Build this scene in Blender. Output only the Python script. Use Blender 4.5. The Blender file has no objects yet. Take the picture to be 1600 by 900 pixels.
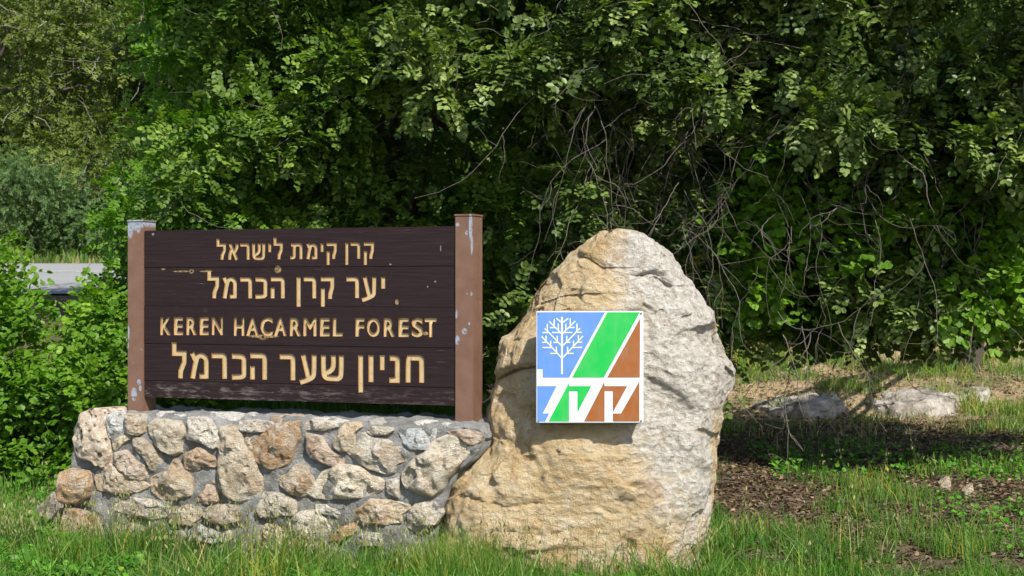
import bpy, bmesh, math, random
import numpy as np
from mathutils import Vector, Matrix, noise as mnoise

random.seed(7); rng = np.random.default_rng(11)
scene = bpy.context.scene
COL = scene.collection

# ------------------------------------------------------------------ camera, world, sun
CZ, F = 1.55, 2500.0                       # camera height (m), focal length in photo pixels
cam = bpy.data.cameras.new('camera'); camo = bpy.data.objects.new('camera', cam); COL.objects.link(camo)
camo.location = (0, 0, CZ); camo.rotation_euler = (math.radians(90), 0, 0)
cam.lens = F/1600*36; cam.sensor_width = 36; cam.clip_start = .05; cam.clip_end = 800
cam.dof.use_dof = True; cam.dof.focus_distance = 9.6; cam.dof.aperture_fstop = 6.3
scene.camera = camo
TOSUN = Vector((.34, -.70, .80)).normalized()
w = bpy.data.worlds.new('World'); scene.world = w; w.use_nodes = True
nt = w.node_tree; bg = nt.nodes['Background']
sk = nt.nodes.new('ShaderNodeTexSky'); sk.sky_type = 'NISHITA'; sk.sun_disc = False
sk.sun_elevation = math.asin(TOSUN.z); sk.sun_rotation = math.atan2(TOSUN.x, TOSUN.y)
nt.links.new(sk.outputs[0], bg.inputs[0]); bg.inputs[1].default_value = .115
sl = bpy.data.lights.new('sun', 'SUN'); sl.energy = 4.3; sl.angle = math.radians(.53); sl.color = (1, .95, .86)
so = bpy.data.objects.new('sun', sl); COL.objects.link(so)
so.rotation_euler = TOSUN.to_track_quat('Z', 'Y').to_euler()
scene.view_settings.view_transform = 'Standard'; scene.view_settings.look = 'None'
scene.view_settings.exposure = 0.8; scene.view_settings.gamma = 1
scene.cycles.use_denoising = True
scene.cycles.max_bounces = 6; scene.cycles.transparent_max_bounces = 4

# ------------------------------------------------------------------ helpers
def P(px, py, Y):
    return Vector(((px-800)/F*Y, Y, CZ-(py-450)/F*Y))

_perm = np.random.default_rng(5).permutation(256); _perm = np.concatenate([_perm, _perm, _perm])
_g = np.random.default_rng(6).normal(size=(256, 3)); _g /= np.linalg.norm(_g, axis=1)[:, None]
def perlin(p):
    p = np.asarray(p, float); i = np.floor(p).astype(int); f = p-i; i &= 255
    u = f*f*f*(f*(f*6-15)+10); out = 0
    for dx in (0, 1):
        for dy in (0, 1):
            for dz in (0, 1):
                h = _perm[_perm[_perm[(i[..., 0]+dx) & 255]+((i[..., 1]+dy) & 255)]+((i[..., 2]+dz) & 255)]
                g = _g[h]; d = f-np.array([dx, dy, dz])
                wgt = (u[..., 0] if dx else 1-u[..., 0])*(u[..., 1] if dy else 1-u[..., 1])*(u[..., 2] if dz else 1-u[..., 2])
                out = out+wgt*(g*d).sum(-1)
    return out*1.6
def fbm(p, octv=4, lac=2.03, gain=.5):
    p = np.asarray(p, float); a = 1; s = 0
    for k in range(octv):
        s = s+a*perlin(p+17.3*k); p = p*lac; a *= gain
    return s
def ridged(p, octv=4):
    p = np.asarray(p, float); a = 1; s = 0
    for k in range(octv):
        s = s+a*(1-2*np.abs(perlin(p+9.1*k))); p = p*2.1; a *= .5
    return s
# planar chips: continuous blend of tilted planes, one per jittered cell
def facets(p, s, k=16.0):
    p = p*s; c = np.floor(p); num = np.zeros(p.shape[:-1]); den = np.full(p.shape[:-1], 1e-12)
    for dx in (-1, 0, 1):
        for dy in (-1, 0, 1):
            for dz in (-1, 0, 1):
                cc = c+np.array([dx, dy, dz]); h = np.sin(cc@np.array([127.1, 311.7, 74.7]))*43758.5453; h = h-np.floor(h)
                h2 = np.sin(cc@np.array([269.5, 183.3, 246.1]))*43758.5453; h2 -= np.floor(h2); h3 = np.sin(cc@np.array([113.5, 271.9, 124.6]))*43758.5453; h3 -= np.floor(h3)
                pt = cc+np.stack([h, h2, h3], -1)*.8+.1; dd = ((p-pt)**2).sum(-1)
                v = (h-.5)*.9+((p-pt)*np.stack([h2-.5, h3-.5, h-.5], -1)).sum(-1)*1.8; w = np.exp(-k*dd)
                num += w*v; den += w
    return num/den
def sstep(a, b, x):
    t = np.clip((np.asarray(x, float)-a)/(b-a), 0, 1); return t*t*(3-2*t)

def link(o, parent=None):
    COL.objects.link(o)
    if parent: o.parent = parent
    return o
def tag(o, label, cat, group=None):
    o['label'] = label; o['category'] = cat
    if group: o['group'] = group
    return o
def thing(name, label, cat, loc=(0, 0, 0), rz=0, group=None):
    o = bpy.data.objects.new(name, None); o.location = loc; o.rotation_euler = (0, 0, rz); o.empty_display_size = .2
    link(o); return tag(o, label, cat, group)
def mesh_np(name, V, Fc, mat, parent=None, smooth=False, attrs=None, mats=None, midx=None):
    """V (n,3), Fc (m,k) all faces with k corners"""
    V = np.ascontiguousarray(V, np.float32); Fc = np.ascontiguousarray(Fc, np.int32)
    me = bpy.data.meshes.new(name); m, k = Fc.shape
    me.vertices.add(len(V)); me.vertices.foreach_set('co', V.ravel())
    me.loops.add(m*k); me.loops.foreach_set('vertex_index', Fc.ravel())
    me.polygons.add(m); me.polygons.foreach_set('loop_start', np.arange(0, m*k, k, dtype=np.int32))
    me.polygons.foreach_set('use_smooth', np.full(m, smooth, dtype=bool))
    if mats:
        for q in mats: me.materials.append(q)
    else: me.materials.append(mat)
    if midx is not None: me.polygons.foreach_set('material_index', np.asarray(midx, np.int32))
    me.update(calc_edges=True); me.validate(verbose=False)
    if attrs:
        for an, (dom, arr) in attrs.items():
            a = me.attributes.new(an, 'FLOAT', dom); a.data.foreach_set('value', np.ascontiguousarray(arr, np.float32))
    o = bpy.data.objects.new(name, me)
    return link(o, parent)
def mesh_bm(name, bm, mat, parent=None, smooth=False):
    me = bpy.data.meshes.new(name); bm.to_mesh(me); bm.free()
    if not isinstance(mat, (list, tuple)): mat = [mat]
    for q in mat: me.materials.append(q)
    if smooth:
        for p in me.polygons: p.use_smooth = True
    return link(bpy.data.objects.new(name, me), parent)
def box_bm(bm, c, s, bev=0, rot=None):
    M = Matrix.Translation(c) @ (rot.to_4x4() if rot else Matrix()) @ Matrix.Diagonal((s[0], s[1], s[2], 1))
    r = bmesh.ops.create_cube(bm, size=1, matrix=M)
    if bev:
        es = list({e for v in r['verts'] for e in v.link_edges})
        bmesh.ops.bevel(bm, geom=es, offset=bev, segments=2, affect='EDGES', clamp_overlap=True)

class NB:
    """small node-building helper"""
    def __init__(s, name):
        s.m = bpy.data.materials.new(name); s.m.use_nodes = True; s.t = s.m.node_tree
        s.b = s.t.nodes['Principled BSDF']; s.out = s.t.nodes['Material Output']
    def n(s, typ, **kw):
        nd = s.t.nodes.new('ShaderNode'+typ)
        for k, v in kw.items(): setattr(nd, k, v)
        return nd
    def l(s, a, b): s.t.links.new(a, b)
    def setin(s, sock, v):
        if hasattr(v, 'is_output') or isinstance(v, bpy.types.NodeSocket): s.l(v, sock)
        else: sock.default_value = v
    def coord(s, kind='Object', scale=(1, 1, 1), loc=(0, 0, 0)):
        tc = s.n('TexCoord'); mp = s.n('Mapping'); mp.inputs['Scale'].default_value = scale; mp.inputs['Location'].default_value = loc
        s.l(tc.outputs[kind], mp.inputs[0]); return mp.outputs[0]
    def noise(s, vec, scale, detail=4, rough=.6, dist=0):
        nd = s.n('TexNoise'); s.l(vec, nd.inputs['Vector']); nd.inputs['Scale'].default_value = scale
        nd.inputs['Detail'].default_value = detail; nd.inputs['Roughness'].default_value = rough; nd.inputs['Distortion'].default_value = dist
        return nd.outputs['Fac']
    def voro(s, vec, scale, feature='F1', out='Distance'):
        nd = s.n('TexVoronoi', feature=feature); s.l(vec, nd.inputs['Vector']); nd.inputs['Scale'].default_value = scale
        return nd.outputs[out]
    def ramp(s, fac, stops):
        nd = s.n('ValToRGB'); s.setin(nd.inputs[0], fac); cr = nd.color_ramp
        while len(cr.elements) > 1: cr.elements.remove(cr.elements[-1])
        cr.elements[0].position = stops[0][0]; cr.elements[0].color = (*stops[0][1], 1)
        for p, c in stops[1:]:
            e = cr.elements.new(p); e.color = (*c, 1)
        return nd.outputs[0]
    def mix(s, fac, a, b, bt='MIX'):
        nd = s.n('Mix', data_type='RGBA', blend_type=bt)
        s.setin(nd.inputs[0], fac)
        s.setin(nd.inputs[6], (*a, 1) if isinstance(a, tuple) and len(a) == 3 else a)
        s.setin(nd.inputs[7], (*b, 1) if isinstance(b, tuple) and len(b) == 3 else b)
        return nd.outputs[2]
    def math(s, op, a, b=0, clamp=False):
        nd = s.n('Math', operation=op, use_clamp=clamp); s.setin(nd.inputs[0], a); s.setin(nd.inputs[1], b); return nd.outputs[0]
    def mr(s, v, a, b, c=0, d=1):
        nd = s.n('MapRange'); s.setin(nd.inputs[0], v); nd.inputs[1].default_value = a; nd.inputs[2].default_value = b
        nd.inputs[3].default_value = c; nd.inputs[4].default_value = d; return nd.outputs[0]
    def bump(s, h, strength=.5, dist=.01, prev=None):
        nd = s.n('Bump'); s.l(h, nd.inputs['Height']); nd.inputs['Strength'].default_value = strength; nd.inputs['Distance'].default_value = dist
        if prev: s.l(prev, nd.inputs['Normal'])
        return nd.outputs[0]
    def done(s, color=None, rough=.8, normal=None, spec=.4):
        if color is not None: s.setin(s.b.inputs['Base Color'], (*color, 1) if isinstance(color, tuple) else color)
        s.setin(s.b.inputs['Roughness'], rough); s.b.inputs['Specular IOR Level'].default_value = spec
        if normal: s.l(normal, s.b.inputs['Normal'])
        return s.m
    def attr(s, name):
        nd = s.n('Attribute'); nd.attribute_name = name; return nd.outputs['Fac']
    def objcolor(s):
        return s.n('ObjectInfo').outputs['Color']

def spots(nb, uv, pts):
    """mask of elongated soft spots; uv = vector socket, pts = (u, v, ru, rv)"""
    acc = None
    for (u, v, ru, rv) in pts:
        mp = nb.n('Mapping'); nb.l(uv, mp.inputs[0]); mp.inputs['Scale'].default_value = (1/ru, 0, 1/rv); mp.inputs['Location'].default_value = (-u/ru, 0, -v/rv)
        ln = nb.n('VectorMath', operation='LENGTH'); nb.l(mp.outputs[0], ln.inputs[0])
        m = nb.mr(ln.outputs['Value'], .75, 1.1, 1, 0)
        acc = m if acc is None else nb.math('MAXIMUM', acc, m)
    return acc

# ------------------------------------------------------------------ materials
def leaf_mat(name, dark, mid, light, rough=.42, trans=.3, tcol=None, spec=.3):
    nb = NB(name); r = nb.attr('rnd')
    c = nb.ramp(r, [(0, dark), (.5, mid), (.86, light), (.975, tuple(min(1, x*1.35) for x in light)), (1, (light[0]*1.5+.08, light[1]*1.05, light[2]))])
    vec = nb.coord('Object'); c = nb.mix(nb.mr(nb.noise(vec, 1.3, 2), .35, .65, 0, .45), c, nb.mix(.5, c, mid, 'MIX'))
    nb.done(c, rough, spec=spec)
    tr = nb.n('BsdfTranslucent'); nb.l(nb.mix(1, c, tcol or (1.25, 1.5, .35), 'MULTIPLY'), tr.inputs[0])
    ms = nb.n('MixShader'); ms.inputs[0].default_value = trans
    nb.l(nb.b.outputs[0], ms.inputs[1]); nb.l(tr.outputs[0], ms.inputs[2]); nb.l(ms.outputs[0], nb.out.inputs[0])
    return nb.m
M = {}
M['carob'] = leaf_mat('carob_leaf', (.022, .055, .009), (.085, .155, .018), (.23, .33, .05), .45, .35)
M['carob_grey'] = leaf_mat('carob_leaf_grey', (.016, .036, .009), (.09, .145, .028), (.33, .40, .115), .42, .3)
M['bright'] = leaf_mat('bright_leaf', (.04, .11, .007), (.11, .23, .016), (.22, .36, .035), .45, .45)
M['olive'] = leaf_mat('olive_leaf', (.05, .07, .016), (.11, .15, .03), (.22, .26, .055), .5, .4)
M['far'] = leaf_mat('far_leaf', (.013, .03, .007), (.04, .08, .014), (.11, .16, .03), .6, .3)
M['bluegreen'] = leaf_mat('bluegreen_leaf', (.045, .09, .026), (.095, .165, .05), (.16, .24, .085), .6, .3)
M['grass'] = leaf_mat('grass_blade', (.026, .075, .007), (.06, .165, .016), (.17, .27, .05), .5, .4)
M['drygrass'] = leaf_mat('dry_grass_blade', (.13, .14, .04), (.24, .25, .09), (.42, .41, .2), .6, .35, (1.1, 1.1, .7))
M['weed'] = leaf_mat('weed_leaf', (.045, .14, .012), (.085, .24, .02), (.16, .36, .035), .5, .4)
M['litter'] = leaf_mat('litter_leaf', (.04, .024, .014), (.11, .07, .04), (.27, .19, .12), .7, .1, (1, 1, 1))

def bark(name, a, b):
    nb = NB(name); v = nb.coord('Object', (1, 1, .25)); f = nb.noise(v, 30, 6, .7)
    return nb.done(nb.ramp(f, [(.3, a), (.7, b)]), .9, nb.bump(f, .7, .01))
M['bark'] = bark('bark_dark', (.03, .024, .018), (.12, .10, .08))
M['twig'] = bark('twig_grey', (.05, .04, .03), (.17, .145, .12))
M['paletwig'] = bark('twig_pale', (.2, .17, .14), (.42, .38, .33))

def limestone(name):
    """tint from object colour; alpha = amount of orange iron stain"""
    nb = NB(name); v = nb.coord('Object')
    oi = nb.n('ObjectInfo'); off = nb.n('VectorMath', operation='ADD'); nb.l(v, off.inputs[0])
    sc = nb.n('VectorMath', operation='SCALE'); cmb = nb.n('CombineXYZ')
    for k in range(3): nb.l(oi.outputs['Random'], cmb.inputs[k])
    nb.l(cmb.outputs[0], sc.inputs[0]); sc.inputs['Scale'].default_value = 37; nb.l(sc.outputs[0], off.inputs[1]); v = off.outputs[0]
    n1 = nb.noise(v, 7, 5, .65, .6); n2 = nb.noise(v, 26, 8, .75); n3 = nb.noise(v, 90, 6, .7)
    base = nb.mix(nb.mr(n2, .3, .7), nb.mix(1, oi.outputs['Color'], (.95, .9, .82), 'MULTIPLY'), nb.mix(1, oi.outputs['Color'], (1.42, 1.42, 1.4), 'MULTIPLY'))
    stain = nb.math('MULTIPLY', nb.mr(n1, .42, .6), nb.mr(oi.outputs['Alpha'], 0, 1, 0, .85), True)
    base = nb.mix(stain, base, nb.mix(nb.mr(n2, .35, .65), (.30, .15, .065), (.54, .34, .17)))
    pale = nb.mr(nb.noise(v, 11, 6, .75), .48, .66, 0, .7); base = nb.mix(pale, base, (.70, .66, .58)); dk = nb.mr(nb.noise(v, 19, 8, .8), .52, .64, 0, .75); base = nb.mix(dk, base, (.2, .15, .10))
    pit = nb.mr(n3, .33, .42, .55, 0); base = nb.mix(pit, base, (.13, .09, .06))
    h = nb.math('ADD', n2, nb.math('MULTIPLY', n3, .5))
    n5 = nb.noise(nb.coord('Object', (1, 1, 2.2)), 12, 6, .7, 1.0); h = nb.math('ADD', h, n5)
    return nb.done(base, .88, nb.bump(h, 1.0, .042), .2)
M['stone'] = limestone('limestone_wall')
nb = NB('limestone_porous'); v = nb.coord('Object'); vo = nb.voro(v, 16); n2 = nb.noise(v, 25, 8, .7)
hole = nb.mr(nb.math('ADD', vo, nb.math('MULTIPLY', n2, .35)), .3, .5)
c = nb.mix(hole, (.10, .055, .035), nb.ramp(n2, [(.3, (.3, .2, .14)), (.5, (.46, .38, .29)), (.7, (.6, .55, .46))]))
M['porous'] = nb.done(c, .9, nb.bump(nb.math('ADD', hole, nb.math('MULTIPLY', n2, .6)), 1, .045), .2)

nb = NB('mortar'); v = nb.coord('Object'); n1 = nb.noise(v, 5, 6, .65); n2 = nb.noise(v, 60, 6, .75)
c = nb.ramp(n1, [(.3, (.22, .218, .205)), (.5, (.37, .367, .35)), (.7, (.55, .545, .53))])
c = nb.mix(nb.mr(n2, .3, .7, 0, .5), c, (.14, .135, .12)); c = nb.mix(nb.mr(nb.noise(v, 2.2, 3), .56, .7, 0, .5), c, (.15, .17, .09))
M['mortar'] = nb.done(c, .92, nb.bump(nb.math('ADD', nb.math('MULTIPLY', n1, 2), n2), 1, .04), .2)

# boulder: warm tan rock, weathered grey-white on its right and upper side
nb = NB('boulder_limestone'); v = nb.coord('Object')
sx = nb.n('SeparateXYZ'); nb.l(v, sx.inputs[0]); X, Z = sx.outputs[0], sx.outputs[2]
n0 = nb.noise(v, 1.6, 4, .6, .5); n1 = nb.noise(v, 5, 6, .65, .8); n2 = nb.noise(v, 24, 8, .75); n3 = nb.noise(v, 95, 6, .7)
vs = nb.coord('Object', (1, 1, 2)); ns = nb.noise(vs, 5, 6, .65, .8)
warm = nb.ramp(ns, [(.25, (.42, .27, .12)), (.42, (.57, .41, .215)), (.58, (.66, .52, .32)), (.75, (.74, .65, .48))])
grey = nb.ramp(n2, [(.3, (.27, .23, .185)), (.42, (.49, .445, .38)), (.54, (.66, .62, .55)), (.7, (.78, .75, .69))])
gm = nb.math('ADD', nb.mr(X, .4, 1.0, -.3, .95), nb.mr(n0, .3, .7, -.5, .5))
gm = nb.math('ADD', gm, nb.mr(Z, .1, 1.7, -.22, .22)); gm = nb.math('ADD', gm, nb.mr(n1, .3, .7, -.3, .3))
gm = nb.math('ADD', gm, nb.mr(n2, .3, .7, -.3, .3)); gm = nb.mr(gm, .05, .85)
# right-hand facet low down stays warm tan
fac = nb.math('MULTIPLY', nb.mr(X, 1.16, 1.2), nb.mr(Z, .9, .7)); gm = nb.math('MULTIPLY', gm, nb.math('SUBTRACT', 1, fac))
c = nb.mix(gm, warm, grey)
c = nb.mix(nb.mr(n1, .56, .72, 0, .45), c, (.66, .6, .5))
c = nb.mix(nb.mr(n3, .32, .42, .45, 0), c, (.15, .10, .06))
c = nb.mix(nb.mr(nb.noise(v, 13, 6, .7), .6, .72, 0, .55), c, (.24, .2, .15))
rust = nb.mr(nb.noise(nb.coord('Object', (1.4, 1, .8)), 3.4, 6, .7, 1.2), .57, .68, 0, .55); c = nb.mix(rust, c, (.40, .22, .09)); lich = nb.mr(nb.noise(v, 8, 7, .8, .5), .60, .66, 0, .6); c = nb.mix(lich, c, (.20, .18, .155))
h = nb.math('ADD', nb.math('MULTIPLY', n2, 1.5), nb.math('MULTIPLY', n3, .7)); h = nb.math('ADD', h, nb.math('MULTIPLY', ns, .5)); v1 = nb.voro(nb.coord('Object', (1, 1, 1.4)), 19); h = nb.math('ADD', h, nb.math('MULTIPLY', v1, .7))
M['boulder'] = nb.done(c, .85, nb.bump(h, 1.0, .034), .25)

nb = NB('outcrop_rock'); v = nb.coord('Object'); n1 = nb.noise(v, 4, 7, .7, .4); n2 = nb.noise(v, 30, 6, .7)
c = nb.ramp(n1, [(.3, (.09, .075, .06)), (.46, (.24, .21, .18)), (.62, (.42, .38, .34))])
M['outcrop'] = nb.done(c, .9, nb.bump(nb.math('ADD', n1, nb.math('MULTIPLY', n2, .4)), .9, .05), .2)

# stained planks
KN = []   # filled after the board frame is known (u, z, ru, rz)
# ground
nb = NB('ground_soil'); v = nb.coord('Object'); sx = nb.n('SeparateXYZ'); nb.l(v, sx.inputs[0])
n1 = nb.noise(v, .9, 5, .6, .3); n2 = nb.noise(v, 14, 8, .75); n3 = nb.noise(v, 60, 5, .7)
soil = nb.ramp(n2, [(.3, (.05, .034, .02)), (.5, (.12, .085, .055)), (.7, (.24, .18, .12))])
straw = nb.ramp(n2, [(.3, (.2, .135, .075)), (.5, (.38, .27, .165)), (.7, (.52, .41, .28))])
far = nb.math('MULTIPLY', nb.mr(sx.outputs[1], 15.2, 17), nb.mr(sx.outputs[0], .5, 2))
c = nb.mix(far, soil, straw)
green = nb.mix(n3, (.035, .06, .012), (.09, .13, .03))
c = nb.mix(nb.mr(n1, .48, .62, 0, .75), c, green)
c = nb.mix(nb.mr(sx.outputs[0], -.5, -1.5), c, nb.mix(nb.mr(n1, .3, .6), green, soil))
M['ground'] = nb.done(c, .95, nb.bump(nb.math('ADD', n2, nb.math('MULTIPLY', n3, .4)), .8, .05), .15)
nb = NB('asphalt'); v = nb.coord('Object'); n1 = nb.noise(v, .6, 4); n2 = nb.noise(v, 40, 4)
M['asphalt'] = nb.done(nb.mix(n2, nb.ramp(n1, [(.3, (.24, .24, .24)), (.7, (.32, .315, .31))]), (.2, .2, .2)), .85, nb.bump(n2, .3, .01))
nb = NB('road_paint'); v = nb.coord('Object'); M['roadpaint'] = nb.done(nb.mix(nb.mr(nb.noise(v, 6, 5), .3, .6), (.34, .34, .34), (.5, .5, .49)), .7)

# ------------------------------------------------------------------ terrain
KR = np.array([(-30, -.6), (8, -.2), (9.5, -.14), (11.5, -.05), (14.5, .06), (17, .14), (20, .5), (28, 1.25), (35, 1.75), (60, 7), (150, 22), (400, 22)])
KL = np.array([(-30, -.6), (8, -.24), (9.5, -.17), (11, -.06), (14, .34), (22, 1.33), (33, 2.07), (40, 4), (60, 11), (150, 34), (400, 34)])
def terrain(x, y, detail=True):
    x = np.asarray(x, float); y = np.asarray(y, float)
    zr = np.interp(y, KR[:, 0], KR[:, 1]); zl = np.interp(y, KL[:, 0], KL[:, 1])
    k = sstep(-2.5, 1.2, x+.0*(y-10)); k = np.where(y > 22, sstep(-2.5-.25*(y-22), 1.2, x), k)
    z = zl*(1-k)+zr*k
    if detail:
        p = np.stack([x, y, 0*x], -1)
        road = sstep(22.2, 23.2, y)*(1-sstep(32.5, 33.5, y))*(1-sstep(-3, -1, x))
        a = (1-road)
        z = z+a*(.035*fbm(p*.9, 3)+.012*fbm(p*4, 2)+sstep(20, 40, y)*.3*fbm(p*.15, 2))
    return z
def tz(x, y): return float(terrain(np.array([x]), np.array([y]))[0])
ys = np.concatenate([np.linspace(-30, 7.5, 12), np.arange(7.6, 24, .06), np.arange(24, 60, .5), np.arange(60, 400, 8)])
tt = np.linspace(-1, 1, 241); xs = np.sign(tt)*(np.abs(tt)**2.2)*200 + tt*7
GX, GY = np.meshgrid(xs, ys); GZ = terrain(GX, GY)
V = np.stack([GX, GY, GZ], -1).reshape(-1, 3); ny, nx = GX.shape
idx = np.arange(ny*nx).reshape(ny, nx)
Fq = np.stack([idx[:-1, :-1], idx[:-1, 1:], idx[1:, 1:], idx[1:, :-1]], -1).reshape(-1, 4)
g = mesh_np('ground', V, Fq, M['ground'], smooth=True); g['kind'] = 'structure'
def strip(name, y0, y1, x0, x1, mat, dz, n=60, slope=0.0):
    xx = np.linspace(x0, x1, n); rows = []
    for t in np.linspace(0, 1, 9):
        yy = y0+(y1-y0)*t+slope*(xx-x0); rows.append(np.stack([xx, yy, terrain(xx, yy, False)+dz], -1))
    V = np.array(rows).reshape(-1, 3); idx = np.arange(9*n).reshape(9, n)
    Fq = np.stack([idx[:-1, :-1], idx[:-1, 1:], idx[1:, 1:], idx[1:, :-1]], -1).reshape(-1, 4)
    return mesh_np(name, V, Fq, mat)
r = strip('road', 23.6, 32.2, -60, -2.2, M['asphalt'], .03); r['kind'] = 'structure'
r = strip('road_marking', 29.2, 29.38, -60, -2.2, M['roadpaint'], .036); r['kind'] = 'structure'
r = strip('road_marking', 24.1, 24.22, -60, -2.2, M['roadpaint'], .036); r['kind'] = 'structure'

# ------------------------------------------------------------------ sign frame
dR, dL = 9.7, 10.476
BR = Vector(((711.5-800)/F*dR, dR)); BL = Vector(((225-800)/F*dL, dL))
U2 = (BR-BL).normalized(); BW = (BR-BL).length; TH = math.atan2(U2.y, U2.x)
N2 = Vector((U2.y, -U2.x))                         # towards the viewer
def on_plane(px, py, off=0.0):
    """ray through photo pixel meets the vertical plane parallel to the sign, off metres in front of it -> (u, z)"""
    o = BL+N2*off; d = Vector(((px-800)/F, 1.0))
    t = (o.dot(N2))/(d.dot(N2)); p = d*t
    return (p-o).dot(U2), CZ-(py-450)/F*t
ROOT = (BL.x, BL.y, .735)
sign = thing('sign', 'dark brown plank board with carved yellow Hebrew and English lettering, standing on the rubble wall', 'sign', ROOT, TH)
def knot_pts(lst): return [(on_plane(x, y)[0], on_plane(x, y)[1]-.735, rx/F*10.1, ry/F*10.1) for x, y, rx, ry in lst]
nb = NB('stained_plank'); tc = nb.n('TexCoord'); v = tc.outputs['Object']
vg = nb.coord('Object', (.6, 1, 12)); g1 = nb.noise(vg, 5, 6, .65, .6); g2 = nb.noise(nb.coord('Object', (1, 1, 30)), 6, 5, .7)
oi = nb.n('ObjectInfo')
c = nb.ramp(g1, [(.25, (.009, .0045, .0055)), (.5, (.017, .0088, .0098)), (.75, (.031, .0165, .017))])
c = nb.mix(nb.mr(oi.outputs['Random'], 0, 1, 0, .35), c, (.021, .011, .012))
wear = nb.math('MULTIPLY', nb.mr(g2, .62, .72), nb.mr(nb.noise(v, 3, 4, .6), .5, .66)); c = nb.mix(nb.math('MULTIPLY', wear, .55), c, (.36, .3, .27))
sx = nb.n('SeparateXYZ'); nb.l(v, sx.inputs[0])
low = nb.math('MULTIPLY', nb.mr(sx.outputs[2], .215, .16), nb.math('MULTIPLY', nb.mr(nb.noise(nb.coord('Object', (1, 1, 5)), 7, 6, .75), .5, .68), nb.mr(sx.outputs[0], 1.7, .3, .35, 1)))
c = nb.mix(nb.math('MULTIPLY', low, .6), c, (.3, .26, .24))
k1 = spots(nb, v, knot_pts([(206, 420.5, 7, 2.6), (255, 420.5, 4, 1.5), (299, 424, 5, 3.5), (283, 424, 16, 1.4), (322, 424, 12, 1.2), (434, 421, 6, 6), (411, 525.5, 28, 2.6), (411, 527, 8, 4.2), (620, 472, 3, 4.5), (665, 521, 5, 3)]))
k1 = nb.math('MULTIPLY', k1, nb.mr(nb.noise(v, 60, 3), .35, .6, .15, .8))
c = nb.mix(k1, c, (.38, .27, .11))
k2 = spots(nb, v, knot_pts([(299, 424, 2.4, 2), (411, 526.5, 3, 2.4), (321, 485, 4, 4)])); c = nb.mix(k2, c, (.03, .02, .015))
k3 = spots(nb, v, knot_pts([(688.5, 388, .8, 5), (239, 366, 2.5, 2), (610, 413, 2, 1.2), (680, 440, 1.5, 1.5), (668, 448, 1.3, 1.3)])); c = nb.mix(nb.math('MULTIPLY', k3, .45), c, (.4, .38, .4))
M['plank'] = nb.done(c, .58, nb.bump(nb.math('ADD', g1, nb.math('MULTIPLY', g2, .5)), .35, .006), .22)
nb = NB('letter_paint'); v = nb.coord('Object'); n1 = nb.noise(v, 25, 5, .7)
M['letter'] = nb.done(nb.ramp(n1, [(.3, (.36, .26, .125)), (.5, (.455, .34, .18)), (.7, (.50, .39, .22))]), .6, nb.bump(n1, .2, .003))
nb = NB('letter_groove'); v = nb.coord('Object'); n1 = nb.noise(v, 40, 4)
M['groove'] = nb.done(nb.mix(n1, (.22, .12, .035), (.34, .2, .075)), .65)  # recess walls darker than the letter paint, their shade painted in

# planks: photo seams at x=225 (left) .. 712 (right)
zT, zB = 1.926-.735, .7137-.735+.1225-.1225
sL = [360.4, 418.2, 478.0, 536.8, 594.3, 620.8]
zs = [CZ-(y-450)/F*dL-.735 for y in sL]
TK = .045
def glyph_mesh(ch, size, off, ext, bev):
    cu = bpy.data.curves.new('g', 'FONT'); cu.body = ch; cu.size = size; cu.offset = off; cu.extrude = ext; cu.bevel_depth = bev
    cu.resolution_u = 4; cu.bevel_resolution = 0; cu.fill_mode = 'BOTH' if ext or bev else 'FRONT'
    o = bpy.data.objects.new('g', cu); COL.objects.link(o)
    dg = bpy.context.evaluated_depsgraph_get(); me = bpy.data.meshes.new_from_object(o.evaluated_get(dg))
    bpy.data.objects.remove(o); bpy.data.curves.remove(cu); return me
def zoomrow(s, ox, oy, items, y0=None, y1=None):
    out = []
    for it in items:
        ch, a, b = it[:3]; c0, c1 = (it[3], it[4]) if len(it) > 3 else (y0, y1)
        out.append((ch, ox+a/s, ox+b/s, oy+c0/s, oy+c1/s))
    return out
G = zoomrow(5.333, 320, 360, [('ל', 98, 178, 65, 245), ('א', 195, 283, 108, 245), ('ר', 295, 375, 105, 245), ('ש', 395, 505, 105, 245), ('י', 530, 555, 105, 182), ('ל', 573, 652, 55, 242),
    ('ת', 712, 816, 105, 240), ('מ', 845, 940, 105, 240), ('י', 966, 991, 105, 180), ('ק', 1015, 1102, 100, 288), ('ן', 1172, 1198, 100, 288), ('ר', 1215, 1297, 98, 237), ('ק', 1325, 1412, 97, 288),
    ('ל', 20, 120, 325, 568), ('מ', 145, 268, 385, 568), ('ר', 292, 395, 388, 568), ('כ', 420, 522, 388, 570), ('ה', 548, 668, 385, 568), ('ן', 763, 800, 385, 638), ('ר', 822, 930, 385, 568),
    ('ק', 965, 1080, 385, 638), ('ר', 1178, 1287, 385, 565), ('ע', 1308, 1430, 385, 590), ('י', 1468, 1505, 385, 487)])
G += zoomrow(3.478, 240, 480, [('ל', 100, 180, 188, 388), ('מ', 198, 300, 245, 390), ('ר', 315, 400, 247, 390), ('כ', 425, 505, 250, 395), ('ה', 525, 618, 247, 395), ('ר', 685, 772, 252, 398),
    ('ע', 795, 887, 255, 418), ('ש', 910, 1035, 258, 402), ('ן', 1112, 1140, 258, 465), ('ו', 1168, 1197, 258, 408), ('י', 1230, 1257, 258, 343), ('נ', 1280, 1340, 260, 412), ('ח', 1370, 1472, 258, 412)])
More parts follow.
